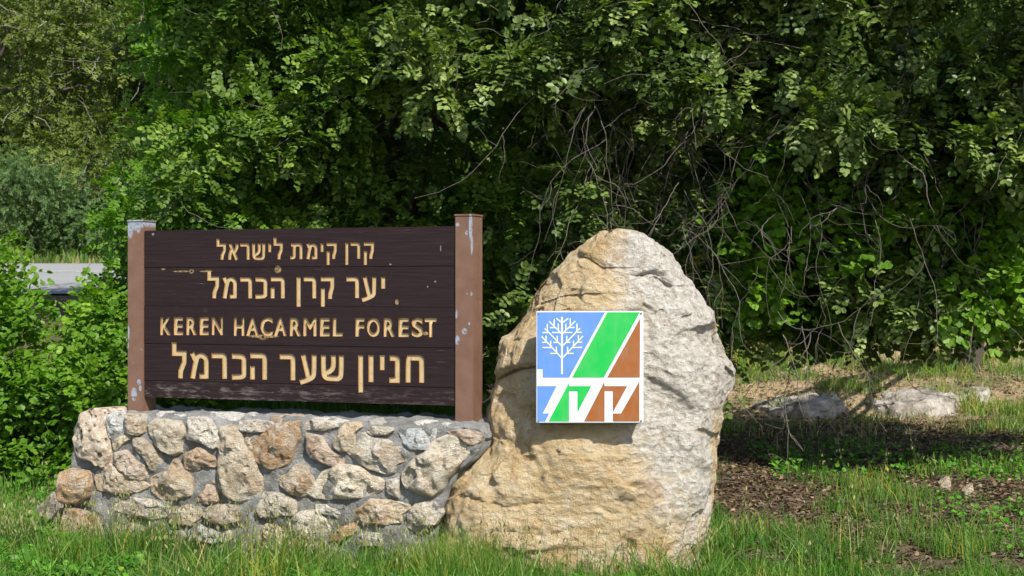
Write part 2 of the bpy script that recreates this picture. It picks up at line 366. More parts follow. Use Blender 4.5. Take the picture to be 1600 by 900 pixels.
G += zoomrow(3.478, 240, 480, [('K', 38, 98, 52, 152), ('E', 112, 162, 52, 152), ('R', 180, 238, 52, 152), ('E', 252, 302, 52, 152), ('N', 318, 378, 52, 152), ('H', 438, 495, 54, 156), ('A', 505, 573, 54, 156),
    ('C', 582, 650, 53, 157), ('A', 656, 725, 54, 157), ('R', 742, 805, 55, 158), ('M', 815, 888, 55, 158), ('E', 905, 960, 56, 159), ('L', 975, 1030, 56, 159), ('F', 1098, 1148, 57, 160), ('O', 1160, 1232, 56, 162),
    ('R', 1252, 1315, 57, 161), ('E', 1332, 1390, 57, 162), ('S', 1403, 1467, 56, 163), ('T', 1475, 1540, 57, 163)])

def smooth_path(p, it=2):
    p = np.array(p, float)
    for _ in range(it):
        if len(p) < 3: break
        q = [p[0]]
        for k in range(len(p)-1):
            a, b = p[k], p[k+1]
            if k > 0: q.append(a*.75+b*.25)
            if k < len(p)-2: q.append(a*.25+b*.75)
        q.append(p[-1]); p = np.array(q)
    return p
def strokes(ch, W, H, w):
    """centre lines of the Hebrew letters, in metres inside a W x H box: (points, rounded)"""
    h = w/2; R, T = W-h, H-h
    arc = [(W*.42, T), (R-.02*W, T), (R, T-.22*H)]
    return {
     'ר': [([(0, T)]+arc+[(R, 0)], 1)],
     'ן': [([(h, H), (h, 0)], 0)], 'ו': [([(h, H), (h, 0)], 0)], 'י': [([(h, H), (h, 0)], 0)],
     'ל': [([(h, H), (h, .69*H), (R, .69*H), (R, .46*H), (W*.60, .22*H), (W*.58, 0)], 0)],
     'ק': [([(0, T), (R, T), (R, .68*H), (W*.70, .45*H), (W*.68, .26*H)], 0), ([(h+.01*W, .63*H), (h+.01*W, 0)], 0)],
     'כ': [([(0, T), (W*.4, T), (R, T-.03*H), (R, .62*H), (R, .38*H), (R, h+.03*H), (W*.4, h), (0, h)], 1)],
     'ה': [([(0, T)]+arc+[(R, 0)], 1), ([(h, .52*H), (h, 0)], 0)],
     'ח': [([(h, 0), (h, T), (W*.3, T)]+arc+[(R, 0)], 1)],
     'נ': [([(.05*W, T), (.42*W, T), (R, T-.02*H), (R, .72*H), (R, h)], 1), ([(W, h), (0, h)], 0)],
     'ת': [([(.06*W, T)]+arc+[(R, 0)], 1), ([(.34*W, T), (.34*W, .3*H), (.30*W, h), (0, h)], 1)],
     'מ': [([(h*.9, H), (.36*W, .60*H)], 0), ([(h*1.1, 0), (.32*W, .72*H), (.42*W, T-.02*H), (.66*W, T), (R, T-.12*H), (R, .55*H), (R, .01*H)], 1), ([(R+.3*h, h*1.02), (.50*W, h*1.02)], 0)],
     'ש': [([(h, H), (h, .5*H), (.14*W, h+.02*H), (.5*W, h*.9), (.86*W, .10*H), (R, .55*H), (R, H)], 1), ([(.54*W, H), (.56*W, .55*H), (.36*W, .34*H), (.14*W, .33*H)], 1)],
     'ע': [([(h*1.3, H), (.52*W, .20*H)], 0), ([(R, H), (R, .55*H), (.82*W, .26*H), (.45*W, .14*H), (.0, .05*H)], 1)],
     'א': [([(h*1.1, H), (W-h*1.1, 0)], 0), ([(R, H), (R, .78*H), (.60*W, .46*H)], 1), ([(.34*W, .66*H), (h*1.2, .40*H), (h, 0)], 1)]}[ch]
def offset_path(p, hw, inset=0.0):
    p = np.array(p, float); d = np.diff(p, axis=0); d /= np.linalg.norm(d, axis=1)[:, None]
    p = p.copy(); p[0] = p[0]+d[0]*inset; p[-1] = p[-1]-d[-1]*inset
    n = np.stack([-d[:, 1], d[:, 0]], -1); m = np.concatenate([n[:1], n[:-1]+n[1:], n[-1:]])
    m[1:-1] /= np.maximum(.35, (m[1:-1]*n[1:]).sum(1))[:, None]
    return p+m*hw, p-m*hw
def stroke_cut(bm, pts, w, u0, z0, jit):
    s = .0038; A, B = offset_path(pts, w/2+s*.35); a, b = offset_path(pts, w/2-s, s); n = len(pts); f, k = -.004, .010+jit
    # wall slope continues in front of the face so the cut stays closed
    vs = [[bm.verts.new((u0+q[0], y, z0+q[1])) for q in P_] for P_, y in ((A, f), (B, f), (b, k), (a, k))]
    for i in range(n-1):
        for j in range(4): bm.faces.new((vs[j][i], vs[j][i+1], vs[(j+1) % 4][i+1], vs[(j+1) % 4][i]))
    bm.faces.new([vs[j][0] for j in range(4)]); bm.faces.new([vs[j][-1] for j in (3, 2, 1, 0)])
def stroke_floor(bm, pts, w, u0, z0, y):
    a, b = offset_path(pts, w/2-.0034, .0034); va = [bm.verts.new((u0+q[0], y, z0+q[1])) for q in a]; vb = [bm.verts.new((u0+q[0], y, z0+q[1])) for q in b]
    for i in range(len(pts)-1): bm.faces.new((va[i], va[i+1], vb[i+1], vb[i]))
cuts = [bmesh.new() for _ in range(3)]; cut = cuts[0]; letters = []
for (ch, xa, xb, ya, yb) in G:
    u0, z1 = on_plane(xa, ya); u1, z0 = on_plane(xb, yb); z0 -= .735; z1 -= .735
    latin = ord(ch) < 256
    hgt = z1-z0; size = .17 if not latin else .14
    if not latin:
        W_, H_ = u1-u0, z1-z0; w_ = .0355 if ya > 525 else (.0300 if ya > 415 else .0225)
        if ch in 'יןו': w_ = W_
        fb = bmesh.new()
        for j, (pts, rd) in enumerate(strokes(ch, W_, H_, w_)):
            pts = smooth_path(pts) if rd else np.array(pts, float)
            stroke_cut(cuts[j], pts, w_, u0, z0, .0004*j); stroke_floor(fb, pts, w_, u0, z0, .0090-.0002*j)
        bmesh.ops.recalc_face_normals(fb, faces=fb.faces)
        fl = bpy.data.meshes.new('letter'); fb.to_mesh(fl); fb.free(); letters.append((ch, fl, (z0+z1)/2)); continue
    bev = .0035; off = .0020
    a = glyph_mesh(ch, size, off, .02, bev); fl = glyph_mesh(ch, size, off+.0006, 0, 0)
    co = np.array([q.co[:] for q in a.vertices]); mn, mx = co.min(0), co.max(0)
    # x,y -> u,z fit ; local z -> towards viewer (-Y)
    S = Matrix(((( u1-u0)/(mx[0]-mn[0]), 0, 0, 0), (0, 0, -1, 0), (0, (z1-z0)/(mx[1]-mn[1]), 0, 0), (0, 0, 0, 1)))
    T = Matrix.Translation((u0, 0, z0)) @ S @ Matrix.Translation((-mn[0], -mn[1], 0))
    a.transform(Matrix.Translation((0, -(.0235-.010), 0)) @ T)
    cut.from_mesh(a); bpy.data.meshes.remove(a)
    fl.transform(Matrix.Translation((0, .0092, 0)) @ T); letters.append((ch, fl, (z0+z1)/2))
cutos = []
for cut in cuts:
    bmesh.ops.remove_doubles(cut, verts=cut.verts, dist=2e-5); bmesh.ops.recalc_face_normals(cut, faces=cut.faces)
    cuto = mesh_bm('cutter', cut, [M['plank'], M['groove']], sign); cutos.append(cuto)
    for p in cuto.data.polygons: p.material_index = 1
planks = []
for k in range(5):
    zt, zb = zs[k], zs[k+1]; gap = .0007
    bm = bmesh.new(); box_bm(bm, ((BW)/2, TK/2, (zt+zb)/2), (BW-.004, TK, zt-zb-gap), .0022)
    for vv in bm.verts: vv.co.y += 0.0018*math.sin(k*2.1)
    o = mesh_bm('plank', bm, [M['plank'], M['groove']], sign)
    for cuto in cutos:
        md = o.modifiers.new('b', 'BOOLEAN'); md.object = cuto; md.operation = 'DIFFERENCE'; md.solver = 'EXACT'; md.use_self = True; md.material_mode = 'TRANSFER'
    bpy.context.view_layer.update()
    me = bpy.data.meshes.new_from_object(o.evaluated_get(bpy.context.evaluated_depsgraph_get()))
    o.modifiers.clear(); o.data = me; planks.append(o)
for cuto in cutos: bpy.data.objects.remove(cuto)
for ch, fl, zc in letters:
    k = max(0, min(4, sum(1 for q in zs[1:] if zc < q)))
    fl.materials.clear(); fl.materials.append(M['letter'])
    o = bpy.data.objects.new('letter', fl); link(o, planks[k])
for k in (0, 1):     # two back battens
    bm = bmesh.new(); box_bm(bm, (BW*(.3+.4*k), TK+.02, (zs[0]+zs[-1])/2), (.07, .036, 1.0), .003); mesh_bm('batten', bm, M['plank'], sign)

nb = NB('brown_post_paint'); tc = nb.n('TexCoord'); v = tc.outputs['Object']; n1 = nb.noise(v, 9, 5, .6)
c = nb.ramp(n1, [(.3, (.135, .072, .048)), (.7, (.18, .10, .068))])
chip = spots(nb, v, [(-.098, 1.215, .026, .075), (-.062, 1.235, .022, .045), (-.035, 1.23, .02, .06), (-.008, 1.245, .01, .04), (-.112, .52, .012, .05), (-.118, .44, .010, .03), (-.068, .12, .024, .045), (-.03, .20, .016, .02), (-.02, .16, .012, .02),
                     (BW+.105, 1.19, .012, .09), (BW+.112, 1.08, .006, .07), (BW+.02, 1.2, .012, .012), (BW+.078, 1.15, .01, .016), (BW+.065, .555, .018, .02), (BW+.018, .50, .016, .03), (BW+.012, .66, .008, .03), (BW+.11, .78, .007, .012), (BW+.095, .6, .008, .01)])
# patchy chips as well
n4 = nb.noise(v, 55, 6, .75); chip = nb.math('MULTIPLY', chip, nb.mr(n4, .41, .45))
small = nb.mr(nb.noise(v, 38, 2, .5), .75, .76); chip = nb.math('MAXIMUM', chip, small)
c = nb.mix(chip, c, (.25, .29, .35)); M['post'] = nb.done(c, .5, nb.bump(nb.math('SUBTRACT', 1, chip), .3, .003), .4)
PW, PD = .12, .155
for u0 in (-PW-.001, BW+.001):
    bm = bmesh.new(); box_bm(bm, (u0+PW/2, PD/2-.012, .60), (PW, PD, 1.30), .005)
    po = mesh_bm('post', bm, M['post'], sign)
    bm = bmesh.new(); box_bm(bm, (u0+PW/2, PD/2-.012, 1.256), (PW+.006, PD+.006, .012), .002); mesh_bm('cap', bm, M['post'], po)

# ------------------------------------------------------------------ wall
WOFF = .22
wall = thing('stone_wall', 'low rubble wall of cream and orange limestone set in grey mortar under the sign', 'wall', (BL.x, BL.y, 0), TH)
pxs = np.array([116, 125, 160, 300, 500, 650, 690, 700, 716, 735, 746, 752, 757])
tops = np.array([668, 652, 647, 650, 656, 661, 662, 663, 664, 666, 668, 672, 682])
bots = np.array([880, 890, 890, 900, 905, 910, 800, 766, 738, 722, 710, 700, 686])
uu, zt_, zb_ = [], [], []
for a, b, c in zip(pxs, tops, bots):
    u, z = on_plane(a, b, WOFF); uu.append(u); zt_.append(z); zb_.append(on_plane(a, c, WOFF)[1])
ucol = np.linspace(uu[0], uu[-1], 190); ztc = np.interp(ucol, uu, zt_); zbc = np.interp(ucol, uu, zb_)
DEP = .62; loop = []
NF, NT = 44, 24
for k in range(NF): loop.append((0, k/(NF-1)))                 # front bottom->top
for k in range(1, NT): loop.append((k/(NT-1), 1))              # top front->back
for k in range(1, 20): loop.append((1, 1-k/19))                # back
loop = np.array(loop); LN = len(loop)
Uc = np.repeat(ucol[:, None], LN, 1); Yl = np.repeat(loop[None, :, 0], len(ucol), 0)*DEP-WOFF
Zl = zbc[:, None]+(ztc-zbc)[:, None]*loop[None, :, 1]
P3 = np.stack([Uc, Yl, Zl], -1)
d = .022*fbm(P3*6, 3)+.012*fbm(P3*22, 3)+.016*facets(P3, 7, 40)
P3[..., 1] -= np.where(loop[None, :, 0] < .01, d+.012, 0); P3[..., 2] += np.where(loop[None, :, 1] > .99, d*.9, 0)
# rounded front-top edge
P3[:, NF-1, 1] += .02; P3[:, NF-1, 2] -= .012
idx = np.arange(len(ucol)*LN).reshape(len(ucol), LN)
Fq = np.stack([idx[:-1, :], idx[1:, :], np.roll(idx, -1, 1)[1:, :], np.roll(idx, -1, 1)[:-1, :]], -1).reshape(-1, 4)
V = P3.reshape(-1, 3); 
core = mesh_np('mortar_core', V, Fq, M['mortar'], wall, smooth=True)
bm = bmesh.new(); bm.from_mesh(core.data); bmesh.ops.holes_fill(bm, edges=bm.edges, sides=0); bm.to_mesh(core.data); bm.free()

def stone(outline, seed, H=.05, back=.05, M_=56, K=15, rough=1.0, plane='front', yoff=0.0):
    """outline: list of (u,z) (front) or (u,y) (top). Returns V, quads in wall space"""
    r = np.random.default_rng(seed); o = np.array(outline, float)
    seg = np.roll(o, -1, 0)-o; L = np.hypot(*seg.T); cum = np.concatenate([[0], np.cumsum(L)]); t = np.linspace(0, cum[-1], M_, endpoint=False)
    pts = np.stack([np.interp(t, cum, np.append(o[:, k], o[0, k])) for k in (0, 1)], -1)
    pts = .8*pts+.1*(np.roll(pts, 1, 0)+np.roll(pts, -1, 0))
    cen = pts.mean(0); pts = cen+(pts-cen)*1.14; R = np.sqrt(np.abs(np.sum(pts[:, 0]*np.roll(pts[:, 1], -1)-np.roll(pts[:, 0], -1)*pts[:, 1]))/2/math.pi)
    H = min(H, R*.9)*.82
    planes = []
    for k in range(6):
        a = r.uniform(0, 2*math.pi); sl = r.uniform(.1, .75); off = r.uniform(.1, .8)*R
        planes.append((math.cos(a)*sl, math.sin(a)*sl, H*.85+off*sl))
    rings = []; ts = np.linspace(0, 1, K+1)
    for q in ts[:-1]:
        s = 1-q; p = cen+(pts-cen)*s
        e = 1-(1-q)**5.5                          # steep flank, flat face
        h = H*(.35+.65*e)
        rel = p-cen
        pl = np.min([A*rel[:, 0]+B*rel[:, 1]+C for A, B, C in planes], 0)
        hh = np.minimum(h, np.maximum(pl, .2*H)) if q > 0 else np.full(M_, .0)
        p3 = np.stack([p[:, 0], p[:, 1], hh+seed*3.1], -1)
        nz = (fbm(p3*9, 4)*.10*R+facets(p3, 1.0/R, 110)*.17*R+facets(p3+3, 3/R, 110)*.09*R)*rough*min(1, q*4+.15)
        lat = np.stack([perlin(p3*14+5), perlin(p3*14+31)], -1)*.05*R*(1 if q < .9 else .3)
        rings.append(np.concatenate([p+lat, (hh+np.where(q > 0, nz, 0))[:, None]], 1))
    rings = [np.concatenate([cen+(pts-cen)*.97, np.full((M_, 1), -back)], 1)]+rings
    top = np.concatenate([cen, [rings[-1][:, 2].mean()]])
    A = np.concatenate(rings+[top[None]]); n = len(rings)
    idx = np.arange(n*M_).reshape(n, M_); nx_ = np.roll(idx, -1, 1)
    Q = np.stack([idx[:-1], nx_[:-1], nx_[1:], idx[1:]], -1).reshape(-1, 4)
    c = len(A)-1; T = np.stack([idx[-1], nx_[-1], np.full(M_, c), np.full(M_, c)], -1)
    if plane == 'front': V = np.stack([A[:, 0], -WOFF-.012-yoff-A[:, 2], A[:, 1]], -1)
    else: V = A
    return V, Q, T[:, :3]
def add_stone(name, outline, seed, col, iron=0, H=.05, mat=None, parent=wall, **kw):
    V, Q, T = stone(outline, seed, H, **kw)
    me = bpy.data.meshes.new(name); me.from_pydata(V.tolist(), [], Q.tolist()+T.tolist()); me.materials.append(mat or M['stone'])
    bm = bmesh.new(); bm.from_mesh(me); bmesh.ops.recalc_face_normals(bm, faces=bm.faces); bm.to_mesh(me); bm.free()
    for p in me.polygons: p.use_smooth = True
    me.set_sharp_from_angle(angle=math.radians(32))
    o = bpy.data.objects.new(name, me); link(o, parent); o.color = (*col, iron); return o
ZA = (6, 100, 630); ZBv = (6, 280, 630); ZC = (5.333, 460, 640); ZD = (4.706, 60, 740); ZE = (4.706, 380, 740)
CR, TN, WH, GY_, PK, OR = (.60, .54, .44), (.52, .44, .33), (.64, .63, .60), (.44, .425, .39), (.53, .42, .325), (.47, .32, .19)
ST = [
 (ZA, [(385,130),(470,95),(575,110),(580,200),(600,300),(440,320),(400,250),(375,190)], WH, 0, .05),
 (ZA, [(590,105),(740,110),(755,265),(690,300),(605,295),(585,200)], CR, .3, .055),
 (ZA, [(460,350),(520,310),(630,300),(640,330),(570,370),(520,420),(480,445),(455,410)], CR, .3, .035),
 (ZA, [(650,330),(740,340),(810,390),(850,440),(900,470),(920,540),(880,610),(830,630),(790,570),(740,490),(680,420)], TN, .2, .06),
 (ZA, [(795,210),(850,170),(960,160),(1080,180),(1140,290),(1100,340),(1090,450),(1020,480),(930,440),(860,370),(810,290)], CR, .25, .07),
 (ZA, [(490,470),(580,450),(640,500),(700,550),(765,580),(770,680),(720,720),(620,690),(560,640),(450,560)], PK, .3, .07),
 (ZA, [(350,600),(450,570),(560,650),(650,710),(800,770),(680,830),(500,850),(320,800),(300,700)], TN, .3, .06),
 (ZA, [(70,640),(130,610),(280,640),(300,760),(270,860),(180,920),(80,900),(40,800)], OR, .5, .12),
 (ZD, [(265,250),(330,265),(460,310),(500,440),(480,560),(400,610),(240,600),(232,440)], PK, .8, .14),
 (ZA, [(830,700),(900,660),(1000,640),(1010,560),(1050,530),(1080,580),(1130,640),(1190,700),(1200,860),(1080,890),(930,900),(830,820)], TN, .4, .07),
 (ZBv, [(90,145),(240,140),(300,190),(335,250),(360,340),(350,400),(320,420),(220,370),(90,330),(80,300),(110,250)], WH, .2, .065),
 (ZBv, [(60,480),(190,415),(250,440),(300,500),(355,545),(350,590),(260,590),(160,630),(60,600)], PK, .4, .06),
 (ZBv, [(395,260),(500,240),(600,300),(610,400),(680,470),(720,600),(770,760),(700,870),(560,900),(460,860),(400,780),(385,640),(385,400)], CR, .5, .08),
 (ZBv, [(570,170),(700,160),(830,180),(880,210),(800,260),(710,275),(600,270),(565,240)], WH, 0, .05),
 (ZBv, [(625,300),(660,280),(700,350),(690,430),(660,445),(620,390)], CR, 0, .03),
 (ZBv, [(710,350),(800,280),(900,210),(1000,190),(1115,195),(1110,330),(1060,440),(1020,550),(950,580),(860,605),(800,560),(705,520)], OR, .9, .08),
 (ZC, [(105,215),(180,215),(240,240),(280,320),(330,360),(400,400),(385,460),(330,475),(240,440),(140,395),(110,330)], PK, .3, .055),
 (ZC, [(95,120),(150,80),(300,100),(350,145),(250,172),(100,165)], WH, 0, .04),
 (ZC, [(385,150),(430,115),(520,115),(555,150),(500,200),(495,290),(440,340),(380,340),(335,300),(345,240),(380,210)], CR, .25, .055),
 (ZC, [(440,345),(530,290),(580,200),(640,240),(730,250),(860,300),(915,340),(915,430),(840,450),(820,510),(760,530),(650,490),(560,440),(500,400)], CR, .5, .085),
 (ZC, [(610,190),(650,140),(800,150),(830,170),(770,210),(640,212)], CR, .1, .035),
 (ZC, [(875,195),(960,165),(1090,165),(1170,170),(1150,250),(1110,325),(980,330),(920,280)], (.50,.53,.52), 0, .05),
 (ZC, [(1280,190),(1340,175),(1450,165),(1540,200),(1550,250),(1500,290),(1450,290),(1390,240),(1330,215)], PK, .8, .045),
 (ZC, [(920,520),(990,430),(1090,370),(1150,290),(1250,235),(1370,250),(1440,320),(1430,380),(1340,490),(1270,570),(1220,660),(1170,700),(1060,690),(960,640),(920,580)], CR, .35, .085),
 (ZC, [(125,690),(200,600),(240,530),(340,490),(380,470),(560,480),(650,560),(720,600),(700,660),(600,720),(440,735),(320,745),(200,735)], CR, .3, .08),
 (ZC, [(765,590),(880,570),(870,650),(870,735),(830,720),(780,690)], WH, 0, .04),
 (ZE, [(240,30),(330,10),(380,-60),(470,-40),(510,70),(480,140),(420,165),(340,140),(290,90)], TN, .6, .065),
 (ZE, [(120,190),(160,140),(300,150),(370,200),(370,300),(250,315),(140,320),(110,260)], CR, 0, .06),
 (ZE, [(330,360),(420,290),(530,275),(600,340),(625,400),(610,460),(480,470),(370,460)], CR, 0, .065),
 (ZE, [(540,230),(620,235),(700,260),(750,290),(720,330),(660,310),(570,290),(535,260)], CR, .2, .035),
 (ZE, [(800,290),(880,240),(940,190),(1060,200),(1200,230),(1215,260),(1150,300),(1145,360),(1040,370),(880,370),(810,320)], CR, .4, .07),
 (ZE, [(1220,290),(1270,230),(1380,200),(1430,240),(1460,290),(1410,370),(1330,400),(1270,420),(1215,390)], CR, .1, .06),
 (ZE, [(640,470),(700,410),(800,360),(860,390),(800,450),(700,500),(640,500)], OR, .6, .05),
 (ZE, [(110,430),(170,380),(260,400),(300,480),(290,560),(220,600),(120,560)], CR, .1, .065),
 (ZD, [(550,200),(680,180),(850,200),(950,240),(940,320),(800,330),(650,290),(560,270)], CR, .5, .06),
 (ZD, [(970,290),(1100,230),(1190,240),(1210,300),(1120,380),(990,370)], TN, .2, .06),
 (ZD, [(1165,180),(1230,120),(1240,50),(1300,60),(1330,130),(1320,200),(1250,225),(1180,210)], PK, .3, .05),
 (ZD, [(1220,300),(1260,240),(1400,230),(1480,260),(1460,350),(1350,375),(1260,360)], TN, .3, .06),
 (ZD, [(1150,480),(1190,380),(1270,410),(1330,440),(1300,510),(1200,500)], GY_, 0, .06),
 (ZD, [(1350,450),(1400,420),(1440,470),(1400,510),(1350,500)], CR, 0, .04),
 (ZE, [(350,480),(430,480),(440,530),(400,570),(350,550)], OR, .4, .04),
 (ZD, [(560,400),(700,370),(820,420),(800,520),(600,520)], CR, .2, .06),
 (ZD, [(900,430),(1060,420),(1110,500),(1000,560),(880,530)], TN, .2, .06),
 (ZE, [(480,500),(600,510),(600,590),(480,600)], CR, .1, .05),
 (ZE, [(880,430),(1010,440),(1010,530),(880,540)], CR, .1, .05),
]
for k, (z, pts, col, iron, H) in enumerate(ST):
    px = [(z[1]+x/z[0], z[2]+y/z[0]) for x, y in pts]
    j = random.uniform(.86, 1.14); hs = random.uniform(-.07, .07); col = (min(.8, col[0]*j*(1+hs)), col[1]*j, col[2]*j*(1-hs*1.6)); iron = min(1, iron+random.choice((0, 0, .25, .5)))
    add_stone('stone', [on_plane(x, y, WOFF+.02) for x, y in px], k+1, col, iron, H, back=.04, yoff=(.09 if k in (7, 8) else 0))
# porous corner block, bigger and deeper
px = [(100+x/6, 630+y/6) for x, y in [(140,130),(230,85),(340,90),(375,150),(370,260),(400,340),(410,480),(390,570),(330,590),(270,540),(160,500),(110,440),(80,330),(130,240)]]
o = add_stone('corner_stone', [on_plane(x, y, WOFF+.04) for x, y in px], 77, (.4, .3, .2), 0, .11, M['porous'], M_=64, K=18, rough=.9, back=.3)
o['label'] = 'pitted brown porous corner stone'
# flat stones bedded in the top of the wall
ztop = .737
def on_top(px, py):
    d = (CZ-ztop)/((py-450)/F); p = Vector(((px-800)/F*d, d)); rel = p-BL
    return rel.dot(U2), -rel.dot(N2)
TOPS = [(ZBv, [(195,130),(280,92),(560,88),(630,110),(520,138),(400,128)], WH, 0), (ZBv, [(640,112),(690,98),(745,110),(700,128)], WH, 0),
        (ZBv, [(865,142),(950,112),(1150,112),(1180,140),(1060,155),(940,153)], PK, .7), (ZC, [(100,105),(150,68),(300,75),(430,95),(330,120)], WH, 0),
        (ZC, [(930,135),(1000,105),(1200,102),(1290,120),(1180,148)], WH, 0), (ZA, [(760,130),(900,85),(1100,92),(1180,110),(1000,140),(800,150)], WH, 0),
        (ZC, [(560,118),(640,80),(740,82),(760,105),(650,125)], GY_, 0), (ZA, [(390,110),(500,90),(570,95),(560,110),(420,118)], WH, 0)]
for k, (z, pts, col, iron) in enumerate(TOPS):
    ol = [on_top(z[1]+x/z[0], z[2]+y/z[0]) for x, y in pts]
    ol = [(u, min(max(y, -WOFF+.03), .36)) for u, y in ol]
    V, Q, T = stone(ol, 100+k, .016, back=.04, M_=32, K=7, rough=.25, plane='top')
    me = bpy.data.meshes.new('stone'); V = V.copy(); V[:, 2] += ztop+.006; me.from_pydata(V.tolist(), [], Q.tolist()+T.tolist()); me.materials.append(M['stone'])
    bm = bmesh.new(); bm.from_mesh(me); bmesh.ops.recalc_face_normals(bm, faces=bm.faces); bm.to_mesh(me); bm.free()
    for p in me.polygons: p.use_smooth = True
    o = link(bpy.data.objects.new('stone', me), wall); o.color = (*col, iron)

# ------------------------------------------------------------------ boulder
OUTL = [(850, 690), (796, 695), (760, 701), (736, 716), (712, 746), (688, 757), (652, 761), (604, 776), (562, 782), (538, 785), (514, 806), (487, 827), (454, 841), (424, 868), (394, 899), (373, 924), (363, 938), (359, 950)]
OUTR = [(862, 1092), (844, 1100), (808, 1112), (760, 1124), (724, 1127), (676, 1133), (640, 1136), (604, 1156), (580, 1158), (556, 1136), (520, 1120), (490, 1112), (466, 1088), (430, 1070), (397, 1054), (376, 1030), (366, 1008), (361, 985), (359, 958)]
YM = 9.5
def interp(tab, y): 
    t = sorted(tab); return np.interp(y, [a for a, b in t], [b for a, b in t])
NZ, NA = 300, 420
pyv = np.linspace(930, 359.5, NZ); q = np.linspace(0, 1, NZ); pyv = 930+(359.3-930)*(1-(1-q)**1.35)
zr_ = CZ-(pyv-450)/F*YM
xl = (interp(OUTL, pyv)-800)/F*YM; xr = (interp(OUTR, pyv)-800)/F*YM
h01 = np.clip((zr_+.1)/(1.9+.1), 0, 1)
bdep = .56*(1-h01)**.45+.10; bdep = np.minimum(bdep, .16+.75*(xr-xl)/2); yc = 9.74-.0*h01; yc = 9.16+.30*h01**1.6+bdep
ang = np.linspace(0, 2*np.pi, NA, endpoint=False)
ca, sa = np.cos(ang), np.sin(ang)
pw = .62
cx = np.sign(ca)*np.abs(ca)**pw; cy = np.sign(sa)*np.abs(sa)**pw
XX = ((xl+xr)/2)[:, None]+((xr-xl)/2)[:, None]*cx[None]; YY = yc[:, None]+bdep[:, None]*cy[None]
# front plane turns: left flank recedes, right facet set back
YY = YY+np.where(cy[None] < 0, .16*np.clip(-cx[None]-.35, 0, 1)**1.3+.10*np.clip(cx[None]-.75, 0, 1)*2, 0)
ZZ = np.repeat(zr_[:, None], NA, 1)
BP = np.stack([XX, YY, ZZ], -1)
nrm = np.stack([cx*.6, cy*1.0, 0*cx], -1); nrm /= np.linalg.norm(nrm, axis=1)[:, None]; nrm = np.repeat(nrm[None], NZ, 0)
edge = np.minimum(1, (np.abs(cy))*1.6)[None]*np.ones((NZ, 1))          # keep the traced outline
warp = BP+.15*np.stack([fbm(BP*1.5, 2), fbm(BP*1.5+40, 2), fbm(BP*1.5+80, 2)], -1)
D = .04*fbm(warp*1.5, 3)+.065*facets(warp, 1.7, 90)+.042*facets(warp*np.array([1, 1, 1.0])+7, 3.6, 130)+.014*facets(warp+3, 7, 130)
D = D+.004*ridged(warp*np.array([3, 3, 5]), 3)+.006*fbm(BP*18, 3)+.012*facets(warp, 11, 110)
# named creases (photo pixels): undercut ledge at left, cracks at upper right, bedding low down
PX = XX/YY*F+800; PY = 450-(ZZ-CZ)/YY*F
def crease(pts, wid, dep, lip=0):
    global D
    best = np.full(PX.shape, 1e9); side = np.zeros(PX.shape)
    for (x0, y0), (x1, y1) in zip(pts[:-1], pts[1:]):
        dx, dy = x1-x0, y1-y0; t = np.clip(((PX-x0)*dx+(PY-y0)*dy)/(dx*dx+dy*dy), 0, 1)
        ex, ey = PX-(x0+t*dx), PY-(y0+t*dy); dd = np.hypot(ex, ey); m = dd < best; best = np.where(m, dd, best); side = np.where(m, ey, side)
    fr = (YY < yc[:, None])
    D = D-np.where(fr, dep*np.exp(-(best/wid)**2), 0)
    if lip: D = D+np.where(fr & (side < 0), lip*np.exp(-best/(wid*5)), 0)
crease([(778, 592), (796, 580), (818, 575), (842, 572)], 5, .045, .045)
crease([(1005, 430), (1020, 426), (1034, 433), (1044, 446)], 4, .03, .012)
crease([(898, 395), (918, 402), (940, 418)], 7, .03, .015)
crease([(842, 474), (880, 462), (925, 458)], 7, .016, .012)
crease([(735, 775), (790, 792), (840, 786)], 5, .014, .008)
crease([(780, 828), (850, 838), (900, 826)], 5, .012, .008)
crease([(940, 690), (955, 725), (945, 760)], 4, .012, .006)
# keep the mounting area of the plaque fairly flat
pm = sstep(0, 40, 110-np.abs(PX-921))*sstep(0, 30, 105-np.abs(PY-575)); D = D*(1-.55*pm)
BP = BP+nrm*(D*edge*sstep(0, .08, (1-q))[:, None]+.0)[..., None]
BP[..., 2] += (.05*facets(warp, 5.0, 110)+.012*fbm(BP*9, 3))*sstep(.8, 1.0, q)[:, None]
# outline roughness
BP[..., 0] += (np.sign(cx)*np.abs(cx)**3)[None]*(.02*facets(BP, 6, 120)+.012*facets(BP, 14, 100)+.006*fbm(BP*12, 3))
V = np.concatenate([BP.reshape(-1, 3), BP[-1].mean(0)[None]]); idx = np.arange(NZ*NA).reshape(NZ, NA); nx_ = np.roll(idx, -1, 1)
Fq = np.stack([idx[:-1], nx_[:-1], nx_[1:], idx[1:]], -1).reshape(-1, 4)
cap = np.stack([idx[-1], nx_[-1], np.full(NA, len(V)-1), np.full(NA, len(V)-1)], -1)
me = bpy.data.meshes.new('boulder'); me.from_pydata(V.tolist(), [], Fq.tolist()+cap[:, :3].tolist()); me.materials.append(M['boulder'])
for p in me.polygons: p.use_smooth = True
bo = link(bpy.data.objects.new('boulder', me)); me.set_sharp_from_angle(angle=math.radians(40))
tag(bo, 'tall tan and grey limestone boulder carrying the square plaque, right of the wall', 'boulder')
front = V[:NZ*NA].reshape(NZ, NA, 3)
msk = (PX > 838) & (PX < 1005) & (PY > 486) & (PY < 662) & (YY < yc[:, None])
YMIN = front[..., 1][msk].min()
print('boulder front y at plaque', YMIN, front[..., 1][msk].max())

